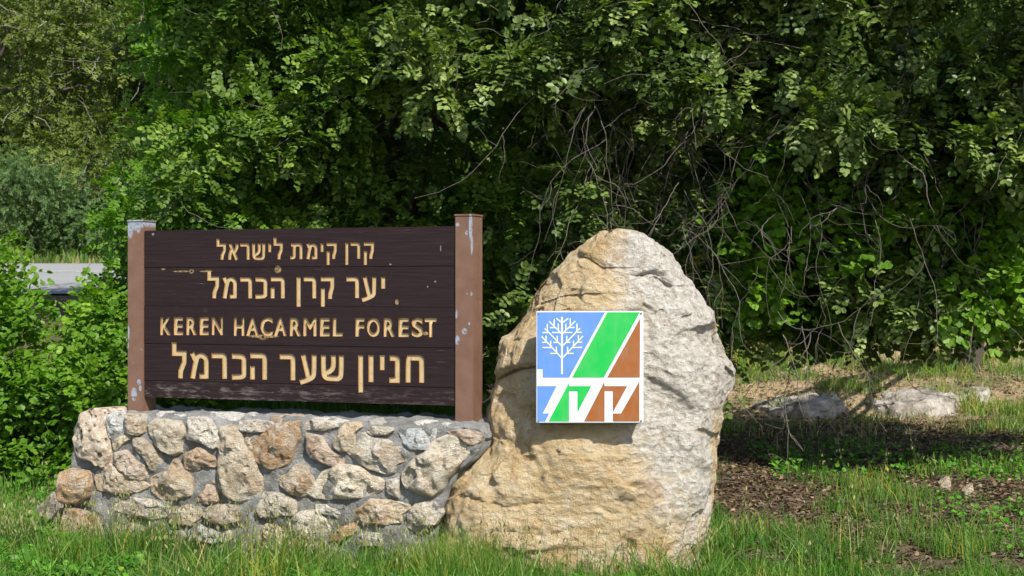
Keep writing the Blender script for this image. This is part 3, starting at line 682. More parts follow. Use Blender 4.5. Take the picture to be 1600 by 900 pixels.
# ------------------------------------------------------------------ plaque
YP = 9.10; SC = YP/F
def pv(x, y): # zoom-6 pixel -> local plaque coords (x, z)
    return ((x-75)/4.09*SC, -(y-68)/4.09*SC)
ploc = P(838.3, 486.6, YP)
pl = thing('emblem_plaque', 'square blue, green and brown plaque with white tree emblem fixed to the boulder', 'plaque', ploc, 0)
def paint(name, col, rough=.35):
    nb = NB(name); v = nb.coord('Object'); n = nb.noise(v, 12, 5, .6); sp = nb.mr(nb.noise(v, 130, 2), .74, .77, 0, .6)
    n9 = nb.noise(nb.coord('Object', (1, 1, .12)), 22, 5, .7); c = nb.mix(nb.mr(n, .4, .7, 0, .05), col, (.5, .5, .48)); c = nb.mix(nb.mr(n9, .5, .75, 0, .16), c, (.3, .28, .24)); c = nb.mix(sp, c, (.12, .09, .06))
    return nb.done(c, rough, None, .5)
M['pwhite'] = paint('enamel_white', (.55, .60, .65)); M['pblue'] = paint('enamel_blue', (.08, .20, .62)); M['pgreen'] = paint('enamel_green', (.0, .36, .05)); M['pbrown'] = paint('enamel_brown', (.24, .075, .011))
nb = NB('plaque_backing'); M['pback'] = nb.done((.16, .17, .13), .6)
WPL, HPL = (757-73)/4.09*SC, (779-64)/4.09*SC
bm = bmesh.new(); box_bm(bm, (WPL/2-.001, .011, -HPL/2+.002), (WPL, .022, HPL), .003); mesh_bm('panel', bm, M['pwhite'], pl)
bdp = max(.03, (YMIN-YP)+.06)
bm = bmesh.new(); box_bm(bm, (WPL/2-.002, .0225+bdp/2, -HPL/2-.012), (WPL-.035, bdp, HPL-.016), .003); mesh_bm('backing_frame', bm, M['pback'], pl)
lay = [0]
def poly(name, pts, mat, lvl=1):
    bm = bmesh.new(); f = bm.faces.new([bm.verts.new((pv(*p)[0], -.0016*lvl, pv(*p)[1])) for p in pts])
    r = bmesh.ops.extrude_face_region(bm, geom=[f]); 
    for e in r['geom']:
        if isinstance(e, bmesh.types.BMVert): e.co.y += .0014*lvl
    bmesh.ops.triangulate(bm, faces=bm.faces); bmesh.ops.recalc_face_normals(bm, faces=bm.faces)
    return mesh_bm(name, bm, mat, pl)
poly('blue_field', [(80,73),(512,73),(283,490),(115,490),(115,436),(80,436)], M['pblue'])
poly('blue_field', [(80,545),(203,545),(115,720),(157,720),(130,771),(80,771)], M['pblue'])
poly('green_field', [(529,73),(735,73),(505,490),(303,490)], M['pgreen'])
poly('green_field', [(283,524),(283,545),(425,545),(337,712),(337,577),(283,577),(283,771),(152,771)], M['pgreen'])
poly('brown_field', [(737,112),(735,490),(527,490)], M['pbrown'])
poly('brown_field', [(508,518),(510,545),(655,545),(563,712),(563,577),(510,577),(510,771),(378,771)], M['pbrown'])
poly('brown_field', [(732,515),(732,771),(563,771),(563,720),(615,720)], M['pbrown'])
# white tree icon: strokes in zoom-1 pixels (8.825 px per photo px, origin 840,488)
def zz(x, y): return ((840+x/8.825-820)*4.09, (488+y/8.825-470)*4.09)
TREE = [((336,845),(336,70)), ((338,145),(262,85)), ((338,145),(418,88)),
        ((338,300),(165,130)), ((225,190),(232,95)), ((240,212),(175,212)), ((288,250),(285,160)), ((330,280),(205,278)),
        ((338,300),(515,125)), ((450,190),(450,90)), ((440,210),(505,210)), ((388,250),(390,165)), ((345,280),(475,278)),
        ((338,470),(140,262)), ((150,280),(72,280)), ((133,262),(133,165)), ((133,255),(100,228)), ((272,400),(270,330)), ((278,415),(222,415)),
        ((338,470),(545,262)), ((520,275),(605,275)), ((540,262),(543,160)), ((540,255),(580,225)), ((400,400),(403,330)), ((398,415),(450,412)),
        ((338,635),(58,335)), ((115,398),(118,325)), ((125,412),(68,415)), ((180,470),(180,395)), ((195,487),(72,485)), ((262,555),(258,480)), ((270,567),(180,567)),
        ((338,635),(622,330)), ((565,392),(560,322)), ((555,412),(610,412)), ((495,470),(495,395)), ((480,487),(608,483)), ((415,555),(412,480)), ((405,567),(492,567))]
bm = bmesh.new()
for k, (a, b) in enumerate(TREE):
    wd = 24 if k == 0 else 17; a = zz(*a); b = zz(*b); wd = wd/8.825*4.09
    ax, az = pv(*a); bx, bz = pv(*b); L = math.hypot(bx-ax, bz-az); r = Matrix.Rotation(-math.atan2(bz-az, bx-ax), 3, 'Y')
    h = wd*SC/4.09
    box_bm(bm, ((ax+bx)/2, -.0017-.00002*k, (az+bz)/2), (L+h*.6, .0016, h), 0, r)
mesh_bm('tree_emblem', bm, M['pwhite'], pl)
for x, z in ((.012, -.012), (WPL-.014, -.012), (.012, -HPL+.014), (WPL-.014, -HPL+.014)):
    bm = bmesh.new(); bmesh.ops.create_cone(bm, cap_ends=True, segments=10, radius1=.0065, radius2=.005, depth=.004, matrix=Matrix.Translation((x, -.003, z)) @ Matrix.Rotation(math.pi/2, 4, 'X'))
    mesh_bm('screw', bm, M['pback'], pl)

# ------------------------------------------------------------------ vegetation builders
LEAF = np.array([(0, 0, 0), (.30, .30, .07), (.27, .74, .05), (0, 1, -.03), (-.27, .74, .05), (-.30, .30, .07)], float)
LQ = np.array([(0, 1, 2, 3), (0, 3, 4, 5)])
NARROW = LEAF*np.array([.45, 1, 1])
ROUND = LEAF*np.array([1.55, 1, 1.2])
def rotz(a):
    c, s = math.cos(a), math.sin(a); return np.array([(c, -s, 0), (s, c, 0), (0, 0, 1)])
def rotx(a):
    c, s = math.cos(a), math.sin(a); return np.array([(1, 0, 0), (0, c, -s), (0, s, c)])
def sprig(pairs=4, L=.15, leaf=.05, shape=LEAF, ang=62, seed=0, tip=True):
    r = np.random.default_rng(seed); lv = []
    for k in range(pairs):
        y = L*(.18+.78*k/max(1, pairs-1))
        for s in (-1, 1):
            R = rotz(-s*math.radians(ang+r.uniform(-12, 12))) @ rotx(r.uniform(-.5, .35)); sz = leaf*r.uniform(.8, 1.15)*(1-.15*(k == 0))
            lv.append((shape*sz) @ R.T+np.array([0, y, -.12*y*y/L]))
    if tip: lv.append((shape*leaf) @ rotz(r.uniform(-.3, .3)).T+np.array([0, L, -.12*L]))
    return np.array(lv)          # (nleaf, 6, 3)
def frames(dirs, ups):
    y = dirs/np.linalg.norm(dirs, axis=1)[:, None]; x = np.cross(y, ups); x /= np.linalg.norm(x, axis=1)[:, None]+1e-9
    z = np.cross(x, y); return np.stack([x, y, z], -1)            # columns
def scatter(name, pos, dirs, ups, scales, sprigs, mat, parent, tone=None, kind='stuff', r=None):
    r = r or rng; Fm = frames(dirs, ups); n = len(pos); pick = r.integers(0, len(sprigs), n); Vs, Rn = [], []
    for k, sp in enumerate(sprigs):
        m = np.where(pick == k)[0]
        if not len(m): continue
        A = sp.reshape(-1, 3)
        W = np.einsum('nij,kj->nki', Fm[m], A)*scales[m][:, None, None]+pos[m][:, None, :]
        Vs.append(W.reshape(-1, sp.shape[1], 3))
        t = (tone[m] if tone is not None else r.random(len(m)))
        Rn.append(np.clip(t[:, None]*.6+r.random((len(m), len(sp)))*.4, 0, 1).ravel())
    V = np.concatenate(Vs); rn = np.concatenate(Rn); nl, nv = V.shape[:2]
    Fq = (LQ[None]+(np.arange(nl)*nv)[:, None, None]).reshape(-1, 4)
    o = mesh_np(name, V.reshape(-1, 3), Fq, mat, parent, attrs={'rnd': ('FACE', np.repeat(rn, 2))})
    if kind: o['kind'] = kind
    return o
def clumps_to_points(cen, rad, per, r, droop=.35, outward=1.0, front=.35):
    n = len(cen)*per; c = np.repeat(cen, per, 0); R = np.repeat(rad, per)
    d = r.normal(size=(n, 3)); d /= np.linalg.norm(d, axis=1)[:, None]
    t = r.random(n)**.45; p = c+d*(R*t)[:, None]*np.array([1, 1, .8])
    dirs = d*outward+r.normal(size=(n, 3))*.45+np.array([0, -front, -droop])
    ups = np.array([0, -.35, 1.])+r.normal(size=(n, 3))*.45
    return p, dirs, ups
def tubes(name, paths, radii, mat, parent, sides=4, kind=None):
    Vs, Fs, off = [], [], 0
    for pth, rad in zip(paths, radii):
        p = np.asarray(pth, float); n = len(p)
        t = np.gradient(p, axis=0); t /= np.linalg.norm(t, axis=1)[:, None]+1e-9
        a = np.cross(t, np.array([.3, .9, .2])); a /= np.linalg.norm(a, axis=1)[:, None]+1e-9; b = np.cross(t, a)
        rr = np.interp(np.linspace(0, 1, n), np.linspace(0, 1, len(rad)), rad)
        th = np.arange(sides)/sides*2*np.pi
        ring = p[:, None]+rr[:, None, None]*(np.cos(th)[None, :, None]*a[:, None]+np.sin(th)[None, :, None]*b[:, None])
        Vs.append(ring.reshape(-1, 3)); idx = np.arange(n*sides).reshape(n, sides)+off; nx = np.roll(idx, -1, 1)
        Fs.append(np.stack([idx[:-1], nx[:-1], nx[1:], idx[1:]], -1).reshape(-1, 4)); off += n*sides
    o = mesh_np(name, np.concatenate(Vs), np.concatenate(Fs), mat, parent, smooth=True)
    if kind: o['kind'] = kind
    return o
def wander(start, direc, length, n, r, wob=.35, grav=0.0):
    p = [np.array(start, float)]; d = np.array(direc, float); d /= np.linalg.norm(d)
    for k in range(n):
        d = d+r.normal(size=3)*wob*.5+np.array([0, 0, grav]); d /= np.linalg.norm(d); p.append(p[-1]+d*length/n)
    return np.array(p)
SP_CAROB = [sprig(4, .14, .046, LEAF*np.array([1.15, 1, 1]), 60, k) for k in range(5)]+[sprig(3, .11, .050, LEAF*np.array([1.2, 1, 1]), 58, 9)]
SP_BROAD = [sprig(2, .12, .075, ROUND*.95, 50, k+20) for k in range(5)]
SP_SMALL = [sprig(4, .12, .035, LEAF, 45, k+40) for k in range(4)]
SP_BIG = [sprig(3, .3, .11, ROUND, 50, k+60) for k in range(4)]
SP_NEEDLE = [sprig(5, .2, .07, NARROW, 35, k+80) for k in range(4)]

def shrub(name, label, cat, base, boxes, mat, sprigs, per, scale, seed, trunk=None, thresh=-.1, rad=(.18, .34), twigs=40, twigmat='twig', group=None, front=.35, tone_bias=0, leafbright=None, limbs=5, nfreq=1.0):
    """boxes: list of (x0,x1,y0,y1,z0,z1,count) in world space filled with leaf clumps"""
    r = np.random.default_rng(seed); t = thing(name, label, cat, base, 0, group); b = np.array(base)
    C, R = [], []
    for (x0, x1, y0, y1, z0, z1, n) in boxes:
        c = r.uniform((x0, y0, z0), (x1, y1, z1), (n*2, 3)); keep = fbm(c*nfreq+seed, 2)+r.normal(size=len(c))*.15 > thresh; c = c[keep][:n]
        C.append(c); R.append(r.uniform(rad[0], rad[1], len(c)))
    C = np.concatenate(C); R = np.concatenate(R)
    p, d, u = clumps_to_points(C, R, per, r, front=front)
    sc = r.uniform(.75, 1.25, len(p))*scale
    ct = np.repeat(np.clip(r.normal(.46+tone_bias, .27, len(C)), 0, 1), per)*.7+r.random(len(p))*.3
    scatter('crown', p-b, d, u, sc, sprigs, M[mat], t, ct, 'stuff', r)
    # limbs towards some clumps
    if trunk:
        pth = [np.array(q, float)-b for q in trunk[0]]
        pth = np.array([np.interp(np.linspace(0, 1, 14), np.linspace(0, 1, len(pth)), np.array(pth)[:, k]) for k in range(3)]).T
        pth[1:-1] += r.normal(size=(12, 3))*.02
        tubes('trunk', [pth], [trunk[1]], M['bark'], t, 9)
        top = pth[-1]
        for k in range(limbs):
            e = C[r.integers(len(C))]-b; st = pth[r.integers(7, 14)]
            s = np.linspace(0, 1, 12)[:, None]; q = st*(1-s)+e*s+np.sin(s*math.pi)*r.normal(size=3)*.25+r.normal(size=(12, 3))*.02
            tubes('limb', [q], [(trunk[1][1]*.6, .012)], M['bark'], t, 6)
    if twigs:
        ps, rs = [], []
        for k in range(twigs):
            c = C[r.integers(len(C))]-b
            L = r.uniform(.3, .95); ps.append(wander(c+r.normal(size=3)*.1, (r.normal()*.7, r.normal()*.5-.2, r.uniform(-1.2, .5)), L, 9, r, .55)); a = r.uniform(.002, .0055)*(1.5 if twigmat == 'paletwig' else 1); rs.append((a, a*.35))
        tubes('twigs', ps, rs, M[twigmat], t, 3, 'stuff')
    return t

# main hanging carob trees (right of the sign, behind the boulder)
shrub('carob_tree', 'dark carob tree whose leafy curtain hangs directly behind the sign board', 'tree', (-1.2, 15.2, tz(-1.2, 15.2)),
      [(-2.7, -1.2, 12.2, 13.6, 1.0, 4.4, 120), (-1.3, .3, 12.2, 13.2, 2.9, 4.4, 75), (-1.3, .3, 12.6, 13.6, 1.4, 2.9, 30), (-1.2, .8, 12.2, 13.4, 4.5, 5.4, 60), (-2.7, .3, 13.6, 16, .8, 5.0, 190), (-2.4, .3, 11.2, 12.2, 4.3, 5.2, 16)], 'carob', SP_CAROB, 46, 1.0, 3,  # highest clumps, above the frame, are added to shade the hollow
      trunk=([(-1.2, 15.2, .2), (-1.1, 15.0, 1.6), (-1.0, 14.4, 3.6)], (.14, .08)), twigs=170, limbs=7, thresh=.08, nfreq=1.6, group='carob trees hanging behind the sign and boulder')
shrub('carob_tree', 'carob tree with tangled bare hanging twigs directly above and behind the boulder', 'tree', (1.2, 15.6, tz(1.2, 15.6)),
      [(.1, 2.5, 12.0, 13.2, 2.7, 4.6, 95), (.1, 1.6, 12.2, 13.4, 1.3, 2.7, 16), (.6, 2.4, 12.2, 13.4, 4.5, 5.4, 40), (.1, 2.0, 12.6, 13.6, .6, 1.7, 20), (.1, 1.7, 13.6, 15.2, 1.2, 4.5, 85), (1.7, 2.5, 13.4, 14.2, 1.2, 4.2, 40), (.0, 2.5, 11.0, 12.0, 4.2, 5.0, 12), (-.8, 2.4, 11.5, 12.3, 2.9, 4.2, 60)], 'carob_grey', SP_CAROB, 44, 1.1, 4,  # out-of-frame clumps overhead added here too, shading the rear leaves
      trunk=([(1.2, 15.6, .1), (1.35, 15.3, 1.6), (1.1, 14.4, 3.8)], (.15, .09)), twigs=360, limbs=9, thresh=.1, nfreq=1.7, group='carob trees hanging behind the sign and boulder')
shrub('carob_tree', 'grey-green carob tree drooping over the sunny rocks at the right edge', 'tree', (5.7, 20.2, tz(5.7, 20.2)),
      [(2.3, 5.2, 11.6, 12.6, 2.5, 4.2, 90), (2.4, 5.2, 12.0, 13.4, 2.2, 4.7, 80), (2.4, 3.9, 12.4, 13.8, 1.35, 2.3, 30), (2.0, 5.0, 13.2, 14.2, 1.2, 1.7, 34), (2.4, 5.4, 13.4, 14.3, 1.6, 4.2, 120), (2.4, 6.2, 10.4, 11.6, 4.0, 5.0, 40)], 'carob_grey', SP_CAROB, 43, 1.14, 5,
      trunk=([(5.65, 20.2, .3), (5.8, 20, 1.0), (6.25, 19.5, 2.3), (5.2, 16, 4)], (.2, .09)), twigs=330, limbs=9, thresh=.1, nfreq=1.7, group='carob trees hanging behind the sign and boulder')
# bright green understory seen through the twigs at right
shrub('bush', 'bright green broad-leaved bush glowing through the hanging twigs right of the boulder', 'bush', (3.0, 16.0, tz(3.0, 16.0)),
      [(1.7, 4.3, 12.3, 13.5, 1.35, 2.9, 120), (1.9, 4.6, 13.2, 14.2, 1.15, 1.6, 30)], 'bright', SP_BROAD, 34, .85, 6, twigs=20, thresh=-.3)
# lighter shrub left of the sign, rising behind its left post
shrub('shrub', 'yellow-green small-leaved shrub rising behind the left post of the sign', 'shrub', (-3.0, 13.6, tz(-3.0, 13.6)),
      [(-3.15, -2.1, 12.4, 13.6, 1.0, 2.9, 95), (-3.0, -1.9, 12.8, 14.4, 2.6, 4.6, 95), (-3.6, -2.6, 12.6, 14, .5, 1.3, 40)], 'bright', SP_CAROB, 44, .85, 7,
      trunk=([(-2.9, 13.6, .2), (-2.8, 13.5, 1.5), (-2.6, 13.5, 3)], (.06, .03)), twigs=60, tone_bias=-.05)
# foreground bush at far left
shrub('bush', 'bright green broad-leaved bush filling the left edge in front of the road', 'bush', (-4.0, 12.2, tz(-4.0, 12.2)),
      [(-4.7, -3.65, 11.4, 12.8, .35, 1.75, 70), (-3.9, -2.95, 11.6, 12.8, .3, 1.28, 60), (-3.25, -2.85, 12, 12.8, 1.2, 1.5, 5), (-4.7, -4.0, 11.6, 12.6, 1.6, 1.95, 26)], 'bright', SP_BROAD, 40, .62, 8, twigs=40, thresh=-.5, rad=(.14, .26), tone_bias=.08)
# far-left trees beyond / beside the road
shrub('open_tree', 'open olive-green tree with pale bare branches at the upper left', 'tree', (-6.6, 20, tz(-6.6, 20)),
      [(-8.2, -4.3, 19, 21.5, 3.4, 6.4, 170), (-5.6, -4.0, 18.6, 20.4, 2.9, 5.4, 60)], 'olive', SP_SMALL, 42, 1.25, 9,
      trunk=([(-7.0, 20, 1), (-6.9, 20, 3), (-6.2, 20, 5)], (.07, .04)), twigs=300, twigmat='paletwig', rad=(.2, .38), limbs=3, thresh=.12, nfreq=1.3)
k = 0
for (x, y, wd, z0, h, mt, sp, lab, nm, ct) in [
    (-10.2, 34.2, 3.4, 0, 1.9, 'bluegreen', SP_NEEDLE, 'blue-green broom bush on the far roadside at the left edge', 'bush', 'bush'),
    (-7.2, 34.0, 3.0, 0, 1.8, 'bluegreen', SP_NEEDLE, 'blue-green broom bush on the far roadside just left of the sign', 'bush', 'bush'),
    (-12, 40, 4, 0, 4, 'olive', SP_BIG, 'shadowy green tree on the slope behind the roadside broom at far left', 'tree', 'tree'),
    (-8, 39, 4, 0, 4.6, 'carob', SP_BIG, 'shadowy green tree on the slope above the road left of the sign', 'tree', 'tree'),
    (-4, 41, 4, 0, 5, 'carob', SP_BIG, 'dim tree on the slope hidden mostly by the yellow-green shrub', 'tree', 'tree'),
    (-11, 46, 5, 0, 6.4, 'olive', SP_BIG, 'taller olive-green tree crowning the far slope at upper left', 'tree', 'tree')]:
    zb = tz(x, y)
    shrub(nm, lab, ct, (x, y, zb), [(x-wd/2*1.1, x+wd/2*1.1, y-1, y+1.6, zb+.2, zb+h, 70+int(14*wd*h/2))], mt, sp, 50, 1.1 if mt == 'bluegreen' else .9, 30+k,
          trunk=([(x, y, zb-.1), (x+.1, y, zb+h*.5)], (.12, .07)), twigs=0, rad=(.4, .75), limbs=2, thresh=-.6); k += 1
# deep background trees: shade and darkness behind the curtain
for (x, y, wd, h, lab) in [(-1.9, 20, 3.2, 7.5, 'dark dense tree in deep shade behind the left half of the sign'), (.4, 22, 4.6, 7.5, 'dark dense tree in deep shade behind the right post'),
                           (4.4, 23, 4.6, 8, 'dark tree in deep shade beyond the sunny rocks behind the boulder'), (8.4, 24, 4.8, 8, 'dark tree in deep shade beyond the rocks at right edge')]:
    zb = tz(x, y)
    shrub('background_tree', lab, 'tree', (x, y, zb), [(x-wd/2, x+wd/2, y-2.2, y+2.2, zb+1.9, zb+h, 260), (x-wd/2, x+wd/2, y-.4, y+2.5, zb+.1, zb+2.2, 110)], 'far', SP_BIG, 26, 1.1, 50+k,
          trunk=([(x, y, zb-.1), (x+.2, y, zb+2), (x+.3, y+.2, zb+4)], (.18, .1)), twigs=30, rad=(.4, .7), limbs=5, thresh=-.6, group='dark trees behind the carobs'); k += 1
# wood closing the view far behind
r = np.random.default_rng(90); n = 700; c = np.stack([r.uniform(-26, 34, n), r.uniform(44, 62, n), r.random(n)], -1); c[:, 2] = terrain(c[:, 0], c[:, 1])+c[:, 2]**.8*9
p, d, u = clumps_to_points(c, r.uniform(.9, 1.7, n), 50, r)
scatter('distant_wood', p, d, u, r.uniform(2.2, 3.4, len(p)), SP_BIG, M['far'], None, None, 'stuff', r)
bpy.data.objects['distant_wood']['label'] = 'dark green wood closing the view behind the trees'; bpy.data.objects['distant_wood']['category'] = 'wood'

# hanging bare vines in front of the dark hollow
r = np.random.default_rng(123)
def vines(n, x0, x1, y0, y1, z0, z1, L0, L1, name, label, base, rmax=.004):
    t = thing(name, label, 'vine', base, 0, 'bare hanging stems'); ps, rs = [], []
    for k in range(n):
        s = np.array((r.uniform(x0, x1), r.uniform(y0, y1), r.uniform(z0, z1)))-np.array(base); L = r.uniform(L0, L1)
        ps.append(wander(s, (r.normal()*.8, r.normal()*.2, -1), L, 18, r, .4, -.04)); a = r.uniform(.0025, rmax); rs.append((a, a*.4))
        for q in range(r.integers(2, 6)):
            i = r.integers(3, 16); dv = ps[-1 if q == 0 else main][i+1]-ps[-1 if q == 0 else main][i]
            if q == 0: main = len(ps)-1
            ps.append(wander(ps[main][i], dv/np.linalg.norm(dv)+r.normal(size=3)*.7, L*r.uniform(.15, .5), 8, r, .45)); rs.append((a*.6, a*.2))
    tubes('stems', ps, rs, M['twig'], t, 4, 'stuff')
vines(75, .2, 2.2, 11.7, 12.6, 1.7, 3.9, .5, 1.7, 'hanging_vine', 'tangle of thin grey bare stems hanging above the boulder', (1.2, 12.1, 4.2))
vines(95, 2.0, 4.6, 11.7, 12.6, 2.0, 3.9, .5, 1.7, 'hanging_vine', 'tangle of thin grey bare stems hanging at the right edge', (3.3, 12.1, 4.2))
vines(9, 1.75, 2.5, 11.2, 11.9, .6, 1.6, .4, 1.1, 'hanging_vine', 'dark fine stems drooping to the ground beside the right flank of the boulder', (2.0, 11.5, 1.8), .006)

# ------------------------------------------------------------------ rocks
def rock(name, label, px0, px1, py_top, y, depth, mat, seed, hscale=1, sink=.12):
    x0, x1 = (px0-800)/F*y, (px1-800)/F*y; ztp = CZ-(py_top-450)/F*y; cxx = (x0+x1)/2; zb = tz(cxx, y)
    bm = bmesh.new(); bmesh.ops.create_icosphere(bm, subdivisions=5, radius=1)
    co = np.array([v.co[:] for v in bm.verts]); n = co.copy()
    co = np.sign(co)*np.abs(co)**.75; co[:, 2] = np.minimum(co[:, 2], .62+.2*co[:, 0])*1.3
    hh = (ztp-zb+sink)
    S = np.array([(x1-x0)/2, depth/2, hh]); co = co*S; co[:, 2] = np.maximum(co[:, 2], -.05)
    dsp = .22*facets(co+seed*3.3, 2.2/max(.3, S[0]), 30)*min(S)+.12*fbm(co*5+seed, 4)*min(S)+.14*facets(co+seed, 7, 25)*min(S)
    co = co+n*dsp[:, None]
    for v, c in zip(bm.verts, co): v.co = c
    o = mesh_bm(name, bm, mat, None, True); o.location = (cxx, y, zb-sink); o.data.set_sharp_from_angle(angle=math.radians(35)); o.color = (*TN, .2)
    return tag(o, label, 'rock')
rock('rock', 'long low grey and tan rock outcrop in the sunny strip nearest the boulder', 1180, 1312, 618, 17.8, 1.3, M['outcrop'], 1)
rock('rock', 'large flat grey rock outcrop in the middle of the sunny strip', 1350, 1486, 613, 17.9, 1.4, M['outcrop'], 2)
rock('rock', 'small pale rock at the right end of the sunny strip', 1488, 1545, 606, 18.2, .6, M['outcrop'], 3)
rock('rock', 'grey pitted rock lying in grass at the left foot of the wall', 62, 116, 752, 10.75, .35, M['outcrop'], 4)
rock('rock', 'brown rock under the green bush just left of the wall', 118, 160, 628, 12.6, .35, M['outcrop'], 5)
rock('rock', 'pale flat rock half hidden behind the left end of the wall', 150, 215, 630, 12.9, .4, M['outcrop'], 6)
rock('stone', 'small orange-brown stone lying in the shaded leaf litter at right', 1502, 1522, 754, 12.1, .12, M['stone'], 7, sink=.03)
rock('stone', 'small flat pinkish stone lying in the litter beside the orange-brown stone', 1466, 1484, 743, 12.5, .12, M['stone'], 8, sink=.03)

# ------------------------------------------------------------------ grass, weeds, litter
def in_wall(x, y):
    rx, ry = x-BL.x, y-BL.y; u = rx*U2.x+ry*U2.y; v = rx*N2.x+ry*N2.y     # v > 0 in front
    w_ = (u > uu[0]) & (u < uu[-1]-.05) & (v < WOFF+.02) & (v > WOFF-DEP)
    xb0, xb1 = (705-800)/F*YM, (1105-800)/F*YM
    b_ = (x > xb0+.02) & (x < xb1-.0) & (y > 9.26+.16*np.clip(-(x-.3)/.6, 0, 1)) & (y < 10.2)
    return w_ | b_
def blades(name, label, n, region, dens, hr, wr, mat, seed, lean=.35, bias=0.0):
    r = np.random.default_rng(seed); X = []; need = n
    while need > 0:
        y = r.uniform(region[2], region[3], n*2); xx = r.uniform(region[0], region[1], n*2)*y   # region x given as slope range
        k = (r.random(n*2) < dens(xx, y)) & ~in_wall(xx, y); q = np.stack([xx[k], y[k]], -1)[:need]; X.append(q); need -= len(q)
        if len(q) == 0: break
    X = np.concatenate(X); n = len(X); z = terrain(X[:, 0], X[:, 1])
    pn = fbm(np.stack([X[:, 0]*1.3, X[:, 1]*1.3, 0*z+seed], -1), 2)
    h = r.uniform(hr[0], hr[1], n)*np.clip(1+.9*pn, .35, 1.8); wd = r.uniform(wr[0], wr[1], n); a = r.uniform(0, 2*math.pi, n); la = r.uniform(0, 2*math.pi, n); lm = np.abs(r.normal(0, lean, n))*h
    side = np.stack([np.cos(a), np.sin(a), 0*a], -1)*wd[:, None]*.5; ln = np.stack([np.cos(la), np.sin(la), 0*la], -1)*lm[:, None]
    b = np.stack([X[:, 0], X[:, 1], z-.01], -1); up = np.array([0, 0, 1.])*h[:, None]
    p1 = b+up*.5+ln*.28; p2 = b+up*.85+ln*.75; p3 = b+up*(1-.12*np.minimum(1, lm/h))[:, None]+ln*1.15 
    V = np.stack([b-side, b+side, p1-side*.85, p1+side*.85, p2-side*.5, p2+side*.5, p3], 1)
    base = (np.arange(n)*7)[:, None, None]
    T = (np.array([(0, 1, 3), (0, 3, 2), (2, 3, 5), (2, 5, 4), (4, 5, 6)])[None]+base).reshape(-1, 3)
    rn = np.clip(r.normal(.45+bias, .22, n)+.5*pn, 0, 1)
    o = mesh_np(name, V.reshape(-1, 3), T, M[mat], None, attrs={'rnd': ('FACE', np.repeat(rn, 5))}); o['kind'] = 'stuff'; tag(o, label, 'grass'); return X
def pyx(x, y): return 450+(CZ-terrain(x, y, False))/y*F, x/y*F+800
def nmap(x, y, s, o=0): return fbm(np.stack([x*s, y*s, 0*x+o], -1), 3)
def d_front(x, y):
    py, px = pyx(x, y); d = np.where(px < 1130, 1.0, sstep(800, 890, py)*.5+.012); d = d*sstep(-.3, .15, nmap(x, y, 1.4, 3)+.15)
    return d
blades('grass', 'green verge grass on the bank beyond the road at left', 9000, (-.36, -.1, 32.3, 38), lambda x, y: np.full(x.shape, .7), (.1, .3), (.02, .04), 'grass', 10, .4, .2)
X0 = blades('grass', 'green grass in front of the wall and boulder', 62000, (-.335, .335, 8.3, 11.6), d_front, (.04, .15), (.004, .008), 'grass', 1, .45)
blades('grass', 'long arching grass blades standing out of the front grass', 2600, (-.335, .335, 8.4, 10.2), d_front, (.14, .30), (.006, .011), 'grass', 12, .75, .1)
def d_wall(x, y):
    rx, ry = x-BL.x, y-BL.y; u = rx*U2.x+ry*U2.y; v = rx*N2.x+ry*N2.y
    return np.where((v > WOFF) & (v < WOFF+.75) & (u < 2.6), sstep(-.4, .2, nmap(x, y, 2, 7)+.1)*np.where(u < 1.2, 1, .55), 0)+np.where((x > -.5) & (x < 1.3) & (y < 9.26), .9, 0)
blades('grass', 'taller grass growing against the foot of the wall and boulder', 14000, (-.33, .16, 8.5, 10.9), d_wall, (.10, .27), (.003, .006), 'grass', 2, .3, .12)
def d_left(x, y): return np.where(x < -.2, 1, 0)*sstep(-.5, .1, nmap(x, y, 1.2, 11)+.2)
blades('grass', 'green grass under the bush and behind the wall on the left', 24000, (-.36, 0, 10.6, 16.5), d_left, (.10, .24), (.006, .012), 'grass', 3)
def d_far(x, y): return sstep(0, .3, nmap(x, y, .9, 19)-.25+.6*sstep(18.9, 20, y))*(y > 16.6)+.01
blades('grass', 'sunny tufts of grass among the rocks at right', 7500, (.1, .36, 15.8, 21.5), d_far, (.07, .2), (.007, .012), 'grass', 4, .45, .3)
blades('grass', 'sparse grass in the shaded leaf litter at right', 4200, (.1, .36, 10.8, 16.6), lambda x, y: sstep(.0, .6, nmap(x, y, .9, 23)), (.05, .15), (.005, .009), 'grass', 5, .4, .1)
blades('dry_grass', 'straw coloured dry grass among the rocks at right', 3500, (.1, .36, 15.5, 21.5), lambda x, y: np.full(x.shape, .5), (.05, .16), (.006, .01), 'drygrass', 6, .6)
blades('dry_grass', 'yellow dry verge grass beyond the road at left', 1300, (-.36, -.1, 32.3, 33.6), lambda x, y: np.full(x.shape, .7), (.08, .22), (.02, .04), 'drygrass', 8, .4)
blades('dry_grass', 'pale dry blades mixed into the front grass', 1800, (-.335, .335, 8.3, 11.2), d_front, (.06, .22), (.003, .005), 'drygrass', 9, .5)

